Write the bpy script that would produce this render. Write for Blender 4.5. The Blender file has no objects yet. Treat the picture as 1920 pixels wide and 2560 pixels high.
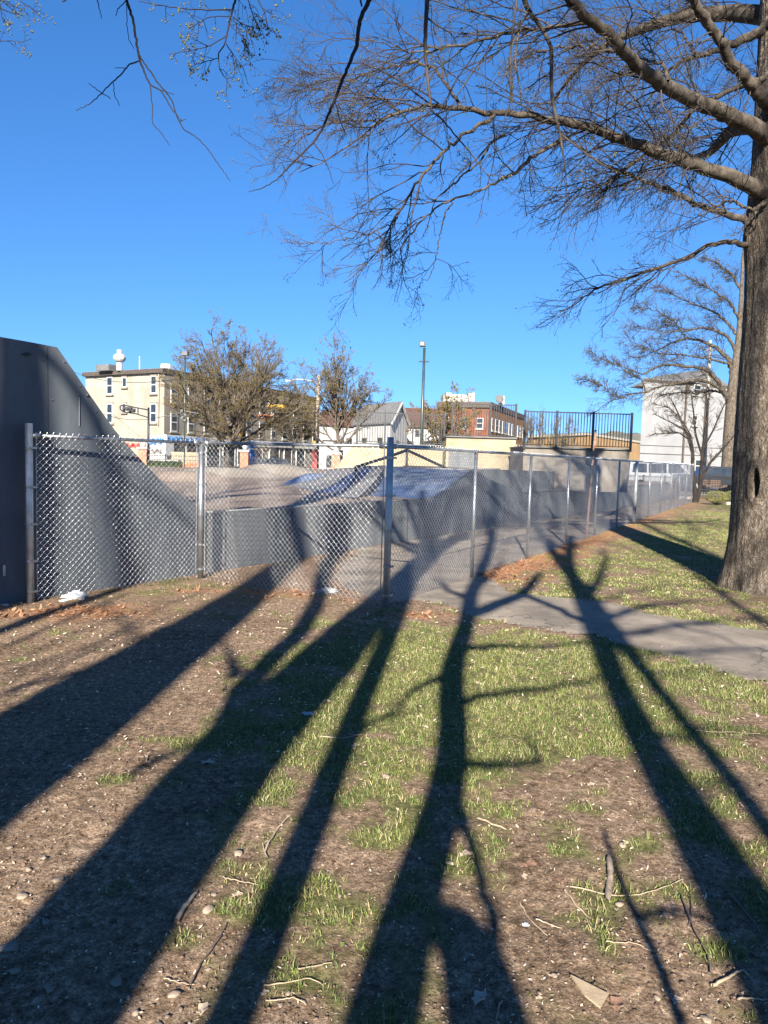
import bpy, math, random
import numpy as np
from mathutils import Matrix, Vector
R = math.radians
SC = bpy.context.scene; COL = SC.collection
rng = np.random.default_rng(7); random.seed(7)
# ------------------------------------------------------------------ camera
CH = 1.65; F = 1775.0; PITCH = 0.0738; ROLL = 0.028
cp, sp = math.cos(PITCH), math.sin(PITCH)
fwd = np.array([0, cp, -sp]); v0 = np.array([0, sp, cp]); h0 = np.array([1.0, 0, 0])
rt = math.cos(ROLL)*h0 + math.sin(ROLL)*v0; up = -math.sin(ROLL)*h0 + math.cos(ROLL)*v0
CAM = np.array([0, 0, CH])
def ray(px, py):
    return fwd + rt*(px-960)/F - up*(py-1280)/F
def gp(px, py, z=0.0):                      # pixel of the photo -> point on the plane z
    d = ray(px, py); return CAM + d*((z-CH)/d[2])
def at(px, py, Y):                          # pixel -> point at distance Y
    d = ray(px, py); return CAM + d*(Y/d[1])
def onwall(px, py, p0, n):                  # pixel -> point on a vertical plane
    d = ray(px, py); n = np.array([n[0], n[1], 0.]); return CAM + d*(np.dot(np.array([p0[0], p0[1], 0])-CAM, n)/np.dot(d, n))
cd = bpy.data.cameras.new("camera"); cam = bpy.data.objects.new("camera", cd); COL.objects.link(cam)
cd.sensor_fit = 'VERTICAL'; cd.sensor_height = 36; cd.lens = F/2560*36; cd.clip_end = 5000; cd.clip_start = .05
M = Matrix.Identity(4)
for i in range(3):
    M[i][0] = rt[i]; M[i][1] = up[i]; M[i][2] = -fwd[i]; M[i][3] = CAM[i]
cam.matrix_world = M; SC.camera = cam
# ------------------------------------------------------------------ light
EL = R(27); AZ = R(7.0)                      # the sun stands behind the camera
SUN = np.array([-math.sin(AZ)*math.cos(EL), -math.cos(AZ)*math.cos(EL), math.sin(EL)])
sl = bpy.data.lights.new("sun", 'SUN'); so = bpy.data.objects.new("sun", sl); COL.objects.link(so)
sl.energy = 5.0; sl.angle = R(.53); sl.color = (1, .91, .78)
so.rotation_euler = Vector(SUN).to_track_quat('Z', 'Y').to_euler()
W = bpy.data.worlds.new("World"); SC.world = W; W.use_nodes = True
nt = W.node_tree; bg = nt.nodes['Background']; sky = nt.nodes.new('ShaderNodeTexSky')
sky.sky_type = 'NISHITA'; sky.sun_disc = False; sky.sun_elevation = EL
sky.sun_rotation = math.atan2(SUN[0], SUN[1]); sky.air_density = 1.0; sky.dust_density = 0.0; sky.ozone_density = 5.0
hs = nt.nodes.new('ShaderNodeHueSaturation'); hs.inputs['Saturation'].default_value = 1.19; hs.inputs['Value'].default_value = 1.0; hs.inputs['Hue'].default_value = .5055
tcw = nt.nodes.new('ShaderNodeTexCoord'); mw = nt.nodes.new('ShaderNodeMapping'); mw.inputs['Scale'].default_value = (1, 1, .82); mw.inputs['Location'].default_value = (0, 0, .128)
nt.links.new(tcw.outputs['Generated'], mw.inputs[0]); nt.links.new(mw.outputs[0], sky.inputs[0])
nt.links.new(sky.outputs[0], hs.inputs['Color']); nt.links.new(hs.outputs[0], bg.inputs[0]); bg.inputs[1].default_value = .056
SC.view_settings.view_transform = 'Standard'; SC.view_settings.look = 'None'; SC.view_settings.exposure = 1.96
# ------------------------------------------------------------------ materials
def mat(name, c, rough=.8, metal=0., var=.25, scale=3., bump=0., bscale=None, c2=None, spec=.4, stretch=None, detail=6, thr=None):
    m = bpy.data.materials.new(name); m.use_nodes = True; t = m.node_tree; b = t.nodes['Principled BSDF']
    b.inputs['Roughness'].default_value = rough; b.inputs['Metallic'].default_value = metal
    b.inputs['Specular IOR Level'].default_value = spec
    tc = t.nodes.new('ShaderNodeTexCoord'); mp = t.nodes.new('ShaderNodeMapping'); t.links.new(tc.outputs['Object'], mp.inputs[0])
    if stretch: mp.inputs['Scale'].default_value = stretch
    n = t.nodes.new('ShaderNodeTexNoise'); n.inputs['Scale'].default_value = scale; n.inputs['Detail'].default_value = detail
    n.inputs['Roughness'].default_value = .62; t.links.new(mp.outputs[0], n.inputs['Vector'])
    r = t.nodes.new('ShaderNodeValToRGB'); t.links.new(n.outputs['Fac'], r.inputs[0])
    if c2 is None: a = [x*(1-var) for x in c]; d = [min(1, x*(1+var)) for x in c]
    else: a, d = c, c2
    r.color_ramp.elements[0].position = (thr or (.34, .66))[0]; r.color_ramp.elements[1].position = (thr or (.34, .66))[1]
    r.color_ramp.elements[0].color = (*a, 1); r.color_ramp.elements[1].color = (*d, 1)
    t.links.new(r.outputs[0], b.inputs['Base Color'])
    if bump:
        bp = t.nodes.new('ShaderNodeBump'); bp.inputs['Strength'].default_value = 1; bp.inputs['Distance'].default_value = bump
        n2 = t.nodes.new('ShaderNodeTexNoise'); n2.inputs['Scale'].default_value = bscale or scale*6; n2.inputs['Detail'].default_value = 5
        t.links.new(mp.outputs[0], n2.inputs['Vector']); t.links.new(n2.outputs['Fac'], bp.inputs['Height']); t.links.new(bp.outputs[0], b.inputs['Normal'])
    return m
def nodes(m): return m.node_tree, m.node_tree.nodes['Principled BSDF']
# ------------------------------------------------------------------ objects
OFF = {}
def tag(o, label=None, cat=None, group=None, kind=None):
    if label: o['label'] = label
    if cat: o['category'] = cat
    if group: o['group'] = group
    if kind: o['kind'] = kind
    return o
def thing(name, label, cat, loc, group=None):
    o = bpy.data.objects.new(name, None); COL.objects.link(o); o.location = [float(x) for x in loc]
    o.empty_display_size = .2; OFF[o.name] = np.array(loc, float); return tag(o, label, cat, group)
def link(name, me, m, parent=None, loc=None):
    o = bpy.data.objects.new(name, me); COL.objects.link(o)
    if m is not None and not me.materials: me.materials.append(m)
    if parent is not None: o.parent = parent; OFF[o.name] = OFF[parent.name]
    else:
        OFF[o.name] = np.array(loc if loc is not None else (0, 0, 0), float); o.location = OFF[o.name]
    return o
def nmesh(name, V, Fq, m, parent=None, smooth=False, loc=None):    # V (n,3), Fq (k,s) index array
    V = np.asarray(V, float); off = OFF[parent.name] if parent is not None else (np.array(loc, float) if loc is not None else np.zeros(3))
    me = bpy.data.meshes.new(name); V = (V-off).astype(np.float32); Fq = np.asarray(Fq, np.int32); k, s = Fq.shape
    me.vertices.add(len(V)); me.vertices.foreach_set('co', V.ravel())
    me.loops.add(k*s); me.loops.foreach_set('vertex_index', Fq.ravel())
    me.polygons.add(k); me.polygons.foreach_set('loop_start', np.arange(k, dtype=np.int32)*s); me.polygons.foreach_set('loop_total', np.full(k, s, np.int32))
    if smooth: me.polygons.foreach_set('use_smooth', np.ones(k, bool))
    me.update(calc_edges=True)
    return link(name, me, m, parent, loc)
class MB:
    def __init__(s): s.v = []; s.f = []
    def add(s, V, Fs):
        n = len(s.v); s.v += [tuple(map(float, p)) for p in V]; s.f += [tuple(i+n for i in f) for f in Fs]; return s
    def box(s, c, d, ax=(1, 0, 0), lean=None):      # centre, full size, direction of its x axis (horizontal)
        c = np.array(c, float); x = np.array([ax[0], ax[1], 0.]); x /= np.linalg.norm(x); y = np.array([-x[1], x[0], 0]); z = np.array([0, 0, 1.])
        V = [c+x*d[0]/2*a+y*d[1]/2*b+z*d[2]/2*e for a, b, e in ((-1,-1,-1),(1,-1,-1),(1,1,-1),(-1,1,-1),(-1,-1,1),(1,-1,1),(1,1,1),(-1,1,1))]
        return s.add(V, [(0,3,2,1),(4,5,6,7),(0,1,5,4),(1,2,6,5),(2,3,7,6),(3,0,4,7)])
    def bar(s, a, b, r, k=8, r2=None):
        a = np.array(a, float); b = np.array(b, float); d = b-a; L = np.linalg.norm(d); d = d/L
        ref = np.array([0, 0, 1.]) if abs(d[2]) < .9 else np.array([1., 0, 0]); u = np.cross(d, ref); u /= np.linalg.norm(u); w = np.cross(d, u)
        V = []
        for p, q in ((a, r), (b, r if r2 is None else r2)):
            for i in range(k):
                t = 2*math.pi*(i+.5)/k; V.append(p+(u*math.cos(t)+w*math.sin(t))*q)
        return s.add(V, [(i, (i+1) % k, k+(i+1) % k, k+i) for i in range(k)] + [tuple(range(k-1, -1, -1)), tuple(range(k, 2*k))])
    def prism(s, poly, ex):                         # poly: 3-D polygon, ex: extrusion vector
        P = [np.array(p, float) for p in poly]; ex = np.array(ex, float); n = len(P)
        return s.add(P+[p+ex for p in P], [tuple(range(n)), tuple(range(2*n-1, n-1, -1))]+[(i, n+i, n+(i+1) % n, (i+1) % n) for i in range(n)])
    def ball(s, c, r, k=8, j=5, sc=(1, 1, 1)):
        c = np.array(c, float); V = [c+np.array([0, 0, -r*sc[2]])]
        for a in range(1, j):
            ph = -math.pi/2+math.pi*a/j
            for i in range(k):
                t = 2*math.pi*i/k; V.append(c+np.array([math.cos(t)*math.cos(ph)*sc[0], math.sin(t)*math.cos(ph)*sc[1], math.sin(ph)*sc[2]])*r)
        V.append(c+np.array([0, 0, r*sc[2]])); n = len(V); Fs = []
        for i in range(k): Fs.append((0, 1+(i+1) % k, 1+i)); Fs.append((n-1, n-1-k+i, n-1-k+(i+1) % k))
        for a in range(j-2):
            for i in range(k): Fs.append((1+a*k+i, 1+a*k+(i+1) % k, 1+(a+1)*k+(i+1) % k, 1+(a+1)*k+i))
        return s.add(V, Fs)
    def build(s, name, m, parent=None, smooth=False, loc=None, bevel=0):
        off = OFF[parent.name] if parent is not None else (np.array(loc, float) if loc is not None else np.zeros(3))
        me = bpy.data.meshes.new(name); me.from_pydata([tuple(np.array(p)-off) for p in s.v], [], s.f)
        if smooth: me.polygons.foreach_set('use_smooth', np.ones(len(me.polygons), bool))
        me.update(); o = link(name, me, m, parent, loc)
        if bevel:
            b = o.modifiers.new('bevel', 'BEVEL'); b.width = bevel; b.segments = 2; b.limit_method = 'ANGLE'
        return o
def copy_tree(o, loc, rz=None, label=None, scale=None):
    c = o.copy(); COL.objects.link(c); c.location = loc
    if rz is not None: c.rotation_euler[2] = rz
    if scale is not None: c.scale = (scale,)*3 if np.isscalar(scale) else scale
    if label: c['label'] = label
    for ch in list(o.children):
        d = ch.copy(); COL.objects.link(d); d.parent = c
        for g in list(ch.children):
            e = g.copy(); COL.objects.link(e); e.parent = d
    return c
# ------------------------------------------------------------------ noise and tubes
_T = np.random.default_rng(3).random((256, 256))
def vn(x, y):
    x = np.asarray(x, float); y = np.asarray(y, float); i = np.floor(x).astype(int); j = np.floor(y).astype(int); a = x-i; b = y-j
    a = a*a*(3-2*a); b = b*b*(3-2*b); g = lambda p, q: _T[p % 256, q % 256]
    return (g(i, j)*(1-a)+g(i+1, j)*a)*(1-b)+(g(i, j+1)*(1-a)+g(i+1, j+1)*a)*b
def fbm(x, y, o=4):
    s = 0; w = 0; a = 1.
    for k in range(o): s = s+a*vn(x*2**k+17.3*k, y*2**k+9.1*k); w += a; a *= .5
    return s/w
def nrm(a): return a/np.maximum(np.linalg.norm(a, axis=-1, keepdims=True), 1e-9)
def tubes(P, Rr, k):                                  # P (m,n,3), Rr (m,n) -> verts, quads
    m, n, _ = P.shape; T = nrm(np.gradient(P, axis=1)); mean = nrm(T.mean(1))
    ref = np.eye(3)[np.argmin(np.abs(mean), axis=1)][:, None, :]
    U = nrm(np.cross(T, ref)); Wv = np.cross(T, U); t = 2*np.pi*np.arange(k)/k
    V = P[:, :, None, :]+Rr[:, :, None, None]*(U[:, :, None, :]*np.cos(t)[None, None, :, None]+Wv[:, :, None, :]*np.sin(t)[None, None, :, None])
    base = (np.arange(m)[:, None, None]*n+np.arange(n-1)[None, :, None])*k; i = np.arange(k)[None, None, :]; j = (i+1) % k
    Fq = np.stack([base+i, base+j, base+k+j, base+k+i], -1).reshape(-1, 4)
    return V.reshape(-1, 3), Fq
def join(L):
    V = []; Fs = []; n = 0
    for v, f in L: V.append(v); Fs.append(f+n); n += len(v)
    return np.concatenate(V), np.concatenate(Fs)
def resample(pts, n, r=None, jit=0., g=None):        # smooth polyline through pts
    p = np.asarray(pts, float); d = np.r_[0, np.cumsum(np.linalg.norm(np.diff(p[:, :3], axis=0), axis=1))]; t = np.linspace(0, d[-1], n)
    q = np.stack([np.interp(t, d, p[:, c]) for c in range(p.shape[1])], 1)
    for _ in range(2): q[1:-1] = (q[:-2]+2*q[1:-1]+q[2:])/4
    if jit: q[1:-1, :3] += (g or rng).normal(0, jit, (n-2, 3))
    return q
def grow(P0, D, L, r0, n, wander, trop, g, rend=.35):
    m = len(P0); P = np.zeros((m, n, 3)); P[:, 0] = P0; d = nrm(D.copy()); st = (L/(n-1))[:, None]
    for i in range(1, n):
        P[:, i] = P[:, i-1]+d*st; d = nrm(d+g.normal(0, wander, (m, 3))+np.asarray(trop)[None]*(1. if i > 0 else 0))
    Rr = r0[:, None]*np.linspace(1, rend, n)[None]; return P, Rr
def spawn(P, Rr, L, k, t0, ang, ratio, rr, g, t1=1., flat=None, dirw=None):
    m, n, _ = P.shape; k = np.full(m, k) if np.isscalar(k) else k; idx = np.repeat(np.arange(m), k); N = len(idx)
    t = g.uniform(t0, t1, N)*(n-1); i = np.minimum(t.astype(int), n-2); f = (t-i)[:, None]
    a = P[idx, i]; b = P[idx, i+1]; p = a*(1-f)+b*f; T = nrm(b-a); rad = Rr[idx, i]
    q = g.normal(0, 1, (N, 3))
    if flat is not None: q = q*np.asarray(flat)
    q = nrm(q-T*(q*T).sum(1, keepdims=True)); an = g.normal(ang, .22, N)[:, None]
    d = nrm(T*np.cos(an)+q*np.sin(an)+(0 if dirw is None else np.asarray(dirw)))
    ln = L[idx]*ratio*(1-.55*(t/(n-1)))*g.uniform(.45, 1.25, N)
    return p, d, ln, np.minimum(rad*.8, rr*g.uniform(.75, 1.25, N))
# ------------------------------------------------------------------ layout lines
FC = np.array([.05, 7.94]); FD = np.array([.489, .872]); FD /= np.linalg.norm(FD)      # fence corner, long run
FM = gp(501, 1444)[:2]; FL = gp(76, 1505)[:2]
WD = np.array([.545, .838]); WD /= np.linalg.norm(WD); WN = np.array([WD[1], -WD[0]]); WL = np.array([-1.93, 10.0])+WD*0; WL = WL-WN*max(0, .13-float((FL-WL)@WN))   # ramp wall line
wl = lambda s: WL+WD*s
SLAB = .83
up_e = [(1203,1430),(1284,1479),(1400,1492),(1510,1502),(1654,1537),(1790,1556),(1920,1577),(2150,1600),(2500,1640)]
lo_e = [(2500,1830),(2150,1760),(1920,1705),(1828,1687),(1654,1641),(1481,1589),(1319,1566),(1191,1545),(1110,1512),(1047,1499),(972,1503),(880,1484),(822,1440)]
PATH = [tuple(wl(s)-WN*-.02) for s in np.linspace(3.2, 24, 8)]+[tuple(FC+FD*s) for s in (29, 20, 12, 6)]+[tuple(gp(*p)[:2]) for p in up_e+lo_e]
PATH = np.array(PATH)
def inpoly(x, y, P):
    c = np.zeros(np.shape(x), bool); n = len(P)
    for i in range(n):
        x1, y1 = P[i]; x2, y2 = P[(i+1) % n]
        c ^= ((y1 > y) != (y2 > y)) & (x < (x2-x1)*(y-y1)/(y2-y1+1e-12)+x1)
    return c
def pdist(x, y, P):
    d = np.full(np.shape(x), 1e9); n = len(P)
    for i in range(n):
        a = P[i]; b = P[(i+1) % n]-a; t = np.clip(((x-a[0])*b[0]+(y-a[1])*b[1])/(b@b+1e-12), 0, 1)
        d = np.minimum(d, np.hypot(x-a[0]-b[0]*t, y-a[1]-b[1]*t))
    return d
def gh0(x, y): return .05*(fbm(x*.35+5, y*.35+2, 2)-.5)*np.exp(-np.hypot(x, y-6)/30)-.004
def onpath(x, y):
    d = pdist(x, y, PATH); s = np.where(inpoly(x, y, PATH), d, -d); return s+.30*(fbm(x*2.3, y*2.3, 4)-.5)+.14*(fbm(x*10, y*10, 3)-.5)-.06
def gh(x, y):
    x = np.asarray(x, float); y = np.asarray(y, float); near = np.exp(-np.maximum(np.hypot(x, y)-6, 0)/5)
    s = np.clip(.5-onpath(x, y)/.16, 0, 1); s = np.where((np.abs(x) < 15) & (y > 3) & (y < 40), s, 1)
    hf = .030*(fbm(x*3.1, y*3.1, 3)-.5)+.016*(fbm(x*13, y*13, 4)-.5)
    rub = np.clip((fbm(x*1.1+3, y*1.1+8, 2)-.5)*4+.3, 0, 1)
    hf = hf+rub*.010*(np.abs(fbm(x*24, y*24, 2)-.5)*2)
    return gh0(x, y)+hf*near*s-.012*(1-s)
def gauss(x, y, cx, cy, sx, sy): return np.exp(-((x-cx)/sx)**2-((y-cy)/sy)**2)
def runoff(x, y):                                     # metres in front of the long fence run, and along it
    dx = x-FC[0]; dy = y-FC[1]; return dx*FD[1]-dy*FD[0], dx*FD[0]+dy*FD[1]
def gmask(x, y):
    a = .5*gauss(x, y, -.15, 3.9, .6, .9)+1.15*gauss(x, y, .55, 5.2, 1.25, 1.7)+.9*gauss(x, y, 1.6, 5.4, 1.3, 1.1)+.45*gauss(x, y, -.45, 5.4, .8, 1.6)+.30*gauss(x, y, .5, 3.2, 1.1, .8)+.15*gauss(x, y, -.15, 2.7, .6, .8)-.35*np.clip(-.5-x-.12*y+.6, 0, 1)+.5*gauss(x, y, 3.2, 5.3, 1.5, .9)
    f, s = runoff(x, y); lawn = np.clip((f-.55)/.7, 0, 1)*(s > .8)*(.62-.3*gauss(x, y, 5.2, 11.2, 1.8, .8)-.25*gauss(x, y, 6.5, 9.6, 2.5, .5))
    beyond = (y > 7.0+.0*x) & (x > .6)
    a = np.where(beyond & (f > 0), lawn, a*np.clip((7.9-y)/1.2, 0, 1))
    n = fbm(x*1.7+4, y*1.7, 3); n2 = fbm(x*6, y*6+3, 3)
    g = a*.95+(n-.5)*1.5+(n2-.5)*2.1-.17-.14*np.clip((3.2-y)/1.4,0,1)+.12*(y>9)
    g = np.where((f < -.02) & (s > 0), 0, g); g = np.where(onpath(x, y) > .05+.22*(fbm(x*7+2, y*7, 2)-.5), 0, g)
    return np.clip(g*1.6, 0, 1)
def mmask(x, y):
    f, s = runoff(x, y); m = np.exp(-(np.maximum(f-.05, 0)/.55)**2)*(f > -.05)*(s > 2.2)*np.clip(1.25-s/26, .3, 1)
    m = np.maximum(m, gauss(x, y, -3.1, 7.25, .55, .30)); m = np.maximum(m, gauss(x, y, .45, 7.55, .35, .16)); m = np.maximum(m, .8*gauss(x, y, -3.9, 7.0, .6, .2))
    m = np.maximum(m, .55*gauss(x, y, -1.3, 8.5, 1., .3))
    return np.clip(m*1.3+(fbm(x*5, y*5)-.55)*1.6*(m > .05), 0, 1)*(onpath(x, y) < .05)
# ------------------------------------------------------------------ ground sheet
ys = np.r_[-900, -300, -80, -30, -14, -7, -4, -2.5, -1.2, -.2, np.arange(.5, 1.6, .04)]
st = [1.6]
while st[-1] < 900: st.append(st[-1]+max(.011, .0062*st[-1]) if st[-1] < 22 else st[-1]*1.03)
ys = np.r_[ys, st]; nx = 620; u = np.linspace(-1, 1, nx); us = np.sign(u)*(np.abs(u)*.42+np.abs(u)**4*.58)
half = 7+1.25*np.abs(ys); half = np.where(np.abs(ys) > 60, half*2.4, half)
X = us[None]*half[:, None]; Y = np.repeat(ys[:, None], nx, 1); Z = gh(X, Y)
V = np.stack([X, Y, Z], -1).reshape(-1, 3); ny = len(ys); I = np.arange(ny-1)[:, None]*nx+np.arange(nx-1)[None]
Q = np.stack([I, I+1, I+nx+1, I+nx], -1).reshape(-1, 4)
gm = mat('soil_and_turf', (.1, .07, .05)); t, b = nodes(gm); t.nodes.remove([n for n in t.nodes if n.type == 'VALTORGB'][0])
tc = [n for n in t.nodes if n.type == 'TEX_COORD'][0]
def nz(sc, det=6, ro=.62):
    n = t.nodes.new('ShaderNodeTexNoise'); n.inputs['Scale'].default_value = sc; n.inputs['Detail'].default_value = det; n.inputs['Roughness'].default_value = ro
    t.links.new(tc.outputs['Object'], n.inputs['Vector']); return n.outputs['Fac']
def ramp(f, stops):
    r = t.nodes.new('ShaderNodeValToRGB'); t.links.new(f, r.inputs[0]); e = r.color_ramp.elements
    while len(e) < len(stops): e.new(.5)
    for q, (p, c) in zip(e, stops): q.position = p; q.color = (*c, 1)
    return r.outputs[0]
def mixc(f, a, c2):
    m = t.nodes.new('ShaderNodeMix'); m.data_type = 'RGBA'; t.links.new(f, m.inputs[0]); t.links.new(a, m.inputs[6]); t.links.new(c2, m.inputs[7]); return m.outputs[2]
dirt = mixc(ramp(nz(1.3, 5), [(.38, (0, 0, 0)), (.62, (1, 1, 1))]), ramp(nz(22, 10, .75), [(.36, (.034, .022, .013)), (.5, (.130, .090, .060)), (.66, (.31, .23, .16))]),
            ramp(nz(30, 10, .75), [(.36, (.06, .039, .023)), (.5, (.19, .134, .092)), (.66, (.39, .295, .21))]))
vo = t.nodes.new('ShaderNodeTexVoronoi'); vo.inputs['Scale'].default_value = 75; t.links.new(tc.outputs['Object'], vo.inputs['Vector'])
chips = ramp(vo.outputs['Distance'], [(.10, (1, 1, 1)), (.2, (0, 0, 0))]); wn = ramp(nz(9, 2), [(.55, (0, 0, 0)), (.62, (.75, .75, .75))])
mm = t.nodes.new('ShaderNodeMath'); mm.operation = 'MULTIPLY'; t.links.new(chips, mm.inputs[0]); t.links.new(wn, mm.inputs[1])
fine = ramp(nz(95, 6, .8), [(.36, (.42, .40, .38)), (.5, (1, 1, 1)), (.64, (1.55, 1.5, 1.45))]); mq = t.nodes.new('ShaderNodeMix'); mq.data_type = 'RGBA'; mq.blend_type = 'MULTIPLY'; mq.inputs[0].default_value = 1; t.links.new(dirt, mq.inputs[6]); t.links.new(fine, mq.inputs[7]); dirt = mq.outputs[2]
dirt = mixc(mm.outputs[0], dirt, ramp(nz(60, 1), [(.4, (.34, .27, .2)), (.6, (.42, .36, .29))]))
turf = ramp(nz(35, 8, .7), [(.32, (.034, .040, .014)), (.5, (.09, .092, .035)), (.7, (.21, .18, .09))])
mul = ramp(nz(28, 9, .75), [(.32, (.07, .03, .016)), (.5, (.25, .12, .06)), (.66, (.45, .25, .14))])
av = t.nodes.new('ShaderNodeAttribute'); av.attribute_name = 'cover'; sx = t.nodes.new('ShaderNodeSeparateColor'); t.links.new(av.outputs['Color'], sx.inputs[0])
far = ramp(nz(.3, 6), [(.35, (.16, .15, .13)), (.65, (.24, .22, .19))])
col = mixc(sx.outputs[2], mixc(sx.outputs[1], mixc(sx.outputs[0], dirt, turf), mul), far); t.links.new(col, b.inputs['Base Color'])
bp = t.nodes.new('ShaderNodeBump'); bp.inputs['Distance'].default_value = .02; bp.inputs['Strength'].default_value = .9; t.links.new(nz(45, 9, .72), bp.inputs['Height']); t.links.new(bp.outputs[0], b.inputs['Normal'])
b.inputs['Roughness'].default_value = 1; b.inputs['Specular IOR Level'].default_value = .1
G = nmesh('ground', V, Q, gm, smooth=True); tag(G, kind='structure')
gmk = np.zeros((len(V), 4), np.float32); near = (np.abs(V[:, 1]-15) < 35); gmk[:, 3] = 1
gmk[near, 0] = gmask(V[near, 0], V[near, 1]); gmk[near, 1] = mmask(V[near, 0], V[near, 1]); gmk[:, 2] = np.clip((V[:, 1]-42)/4, 0, 1)
ca = G.data.color_attributes.new('cover', 'FLOAT_COLOR', 'POINT'); ca.data.foreach_set('color', gmk.ravel())
# ------------------------------------------------------------------ asphalt path
pm = mat('worn_asphalt', (.105, .09, .074), .9, var=.3, scale=1.9, c2=(.235, .20, .16), detail=10)
t, b = nodes(pm); tc = [n for n in t.nodes if n.type == 'TEX_COORD'][0]
old = b.inputs['Base Color'].links[0].from_socket
agg = ramp(nz(160, 3, .8), [(.36, (.5, .5, .5)), (.52, (1, 1, 1)), (.66, (1.25, 1.2, 1.1))])
mx = t.nodes.new('ShaderNodeMix'); mx.data_type = 'RGBA'; mx.blend_type = 'MULTIPLY'; mx.inputs[0].default_value = 1; t.links.new(old, mx.inputs[6]); t.links.new(agg, mx.inputs[7]); t.links.new(mx.outputs[2], b.inputs['Base Color'])
vc = t.nodes.new('ShaderNodeTexVoronoi'); vc.feature = 'DISTANCE_TO_EDGE'; vc.inputs['Scale'].default_value = .9; wob = t.nodes.new('ShaderNodeTexNoise'); wob.inputs['Scale'].default_value = 3; t.links.new(tc.outputs['Object'], wob.inputs['Vector']); va = t.nodes.new('ShaderNodeVectorMath'); va.operation = 'MULTIPLY_ADD'; t.links.new(wob.outputs['Color'], va.inputs[0]); va.inputs[1].default_value = (.5, .5, .5); t.links.new(tc.outputs['Object'], va.inputs[2]); t.links.new(va.outputs[0], vc.inputs['Vector'])
ck = ramp(vc.outputs['Distance'], [(.002, (.7, .7, .7)), (.008, (0, 0, 0))]); t.links.new(mixc(ck, mx.outputs[2], ramp(nz(3, 2), [(0, (.03, .024, .018)), (1, (.05, .04, .03))])), b.inputs['Base Color'])
dd = ramp(nz(1.1, 8, .7), [(.56, (0, 0, 0)), (.66, (.7, .7, .7))]); lk = b.inputs['Base Color'].links[0].from_socket; t.links.new(mixc(dd, lk, ramp(nz(25, 8), [(.35, (.05, .036, .026)), (.65, (.2, .15, .105))])), b.inputs['Base Color'])
bp = t.nodes.new('ShaderNodeBump'); bp.inputs['Distance'].default_value = .004; t.links.new(nz(140, 4, .8), bp.inputs['Height']); t.links.new(bp.outputs[0], b.inputs['Normal'])
px = np.arange(-3, 14, .07); py = np.arange(4.2, 31, .07); X, Y = np.meshgrid(px, py); s = onpath(X, Y)
Zp = gh0(X, Y)+.004+np.clip(s, -.2, 0)*.1; n = len(px); I = np.arange(len(py)-1)[:, None]*n+np.arange(n-1)[None]; keep = ((s[:-1, :-1] > -.1) & (s[1:, 1:] > -.1))
Q = np.stack([I, I+1, I+n+1, I+n], -1)[keep]; V = np.stack([X, Y, Zp], -1).reshape(-1, 3); usd, inv = np.unique(Q, return_inverse=True)
pth = nmesh('path', V[usd], inv.reshape(Q.shape), pm, smooth=True); tag(pth, kind='structure')
# ------------------------------------------------------------------ grass blades
def blades(N, xr, yr, pw, hgt, wid, name, m, seed, thr=.07):
    g = np.random.default_rng(seed); yy = (yr[0]**pw+(yr[1]**pw-yr[0]**pw)*g.random(N))**(1/pw); hx = xr(yy); xx = hx[0]+(hx[1]-hx[0])*g.random(N)
    d = gmask(xx, yy); k = (d > thr) & (g.random(N) < d*.9) & (fbm(xx*11, yy*11, 2)+.22*d > .53); xx, yy, d = xx[k], yy[k], d[k]; n = len(xx); z = gh(xx, yy)-.004
    h = hgt*(.25+g.random(n)**2.5*1.7)*(.55+.6*d); a = g.random(n)*6.283; w = wid*(.6+.8*g.random(n)); ln = h*(.25+.75*g.random(n)); b2 = g.random(n)*6.283
    B = np.stack([xx, yy, z], 1); s = np.stack([np.cos(a), np.sin(a), 0*a], 1)*w[:, None]/2; l = np.stack([np.cos(b2), np.sin(b2), 0*a], 1)*ln[:, None]; hz = np.array([[0, 0, 1.]])*h[:, None]
    V = np.stack([B-s, B+s, B+l*.35+hz*.62+s*.8, B+l*.35+hz*.62-s*.8, B+l+hz*.95], 1).reshape(-1, 3); i = np.arange(n)[:, None]*5
    Q = np.concatenate([i+np.array([[0, 1, 2, 3]]), i+np.array([[3, 2, 4, 4]])])
    # triangles only keeps the mesh valid
    T = np.concatenate([i+np.array([[0, 1, 2]]), i+np.array([[0, 2, 3]]), i+np.array([[3, 2, 4]])])
    return tag(nmesh(name, V, T, m), kind='stuff', label=None)
gmat = mat('grass_blade', (.055, .095, .018), .6, scale=2.6, c2=(.165, .19, .05), detail=8, thr=(.3, .7))
t, b = nodes(gmat); b.inputs['Subsurface Weight'].default_value = 0
o = blades(460000, lambda y: (-1.0-.6*y, .62*y+.5), (1.5, 7.8), 1.3, .019, .0030, 'grass', gmat, 11); tag(o, 'short patchy green grass growing through the bare dirt in the foreground', 'grass')
dry = mat('dead_grass_blade', (.17, .13, .065), .8, scale=3, c2=(.34, .27, .16)); o = blades(150000, lambda y: (-1.0-.6*y, .62*y+.5), (1.5, 9), 1.3, .020, .0032, 'dry_grass', dry, 13, .05); tag(o, 'dead straw coloured grass thatch among the green blades in the foreground', 'grass')
o = blades(150000, lambda y: (.35*y-3.0, .62*y+1), (7.2, 28), 1.1, .018, .008, 'dry_grass', dry, 14, .05); tag(o, 'dead straw coloured thatch mixed into the lawn beside the long fence', 'grass')
o = blades(330000, lambda y: (.35*y-3.0, .62*y+1), (7.2, 28), 1.1, .019, .008, 'grass', gmat, 12); tag(o, 'short green lawn beside the long fence and beyond the asphalt path', 'grass')
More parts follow.
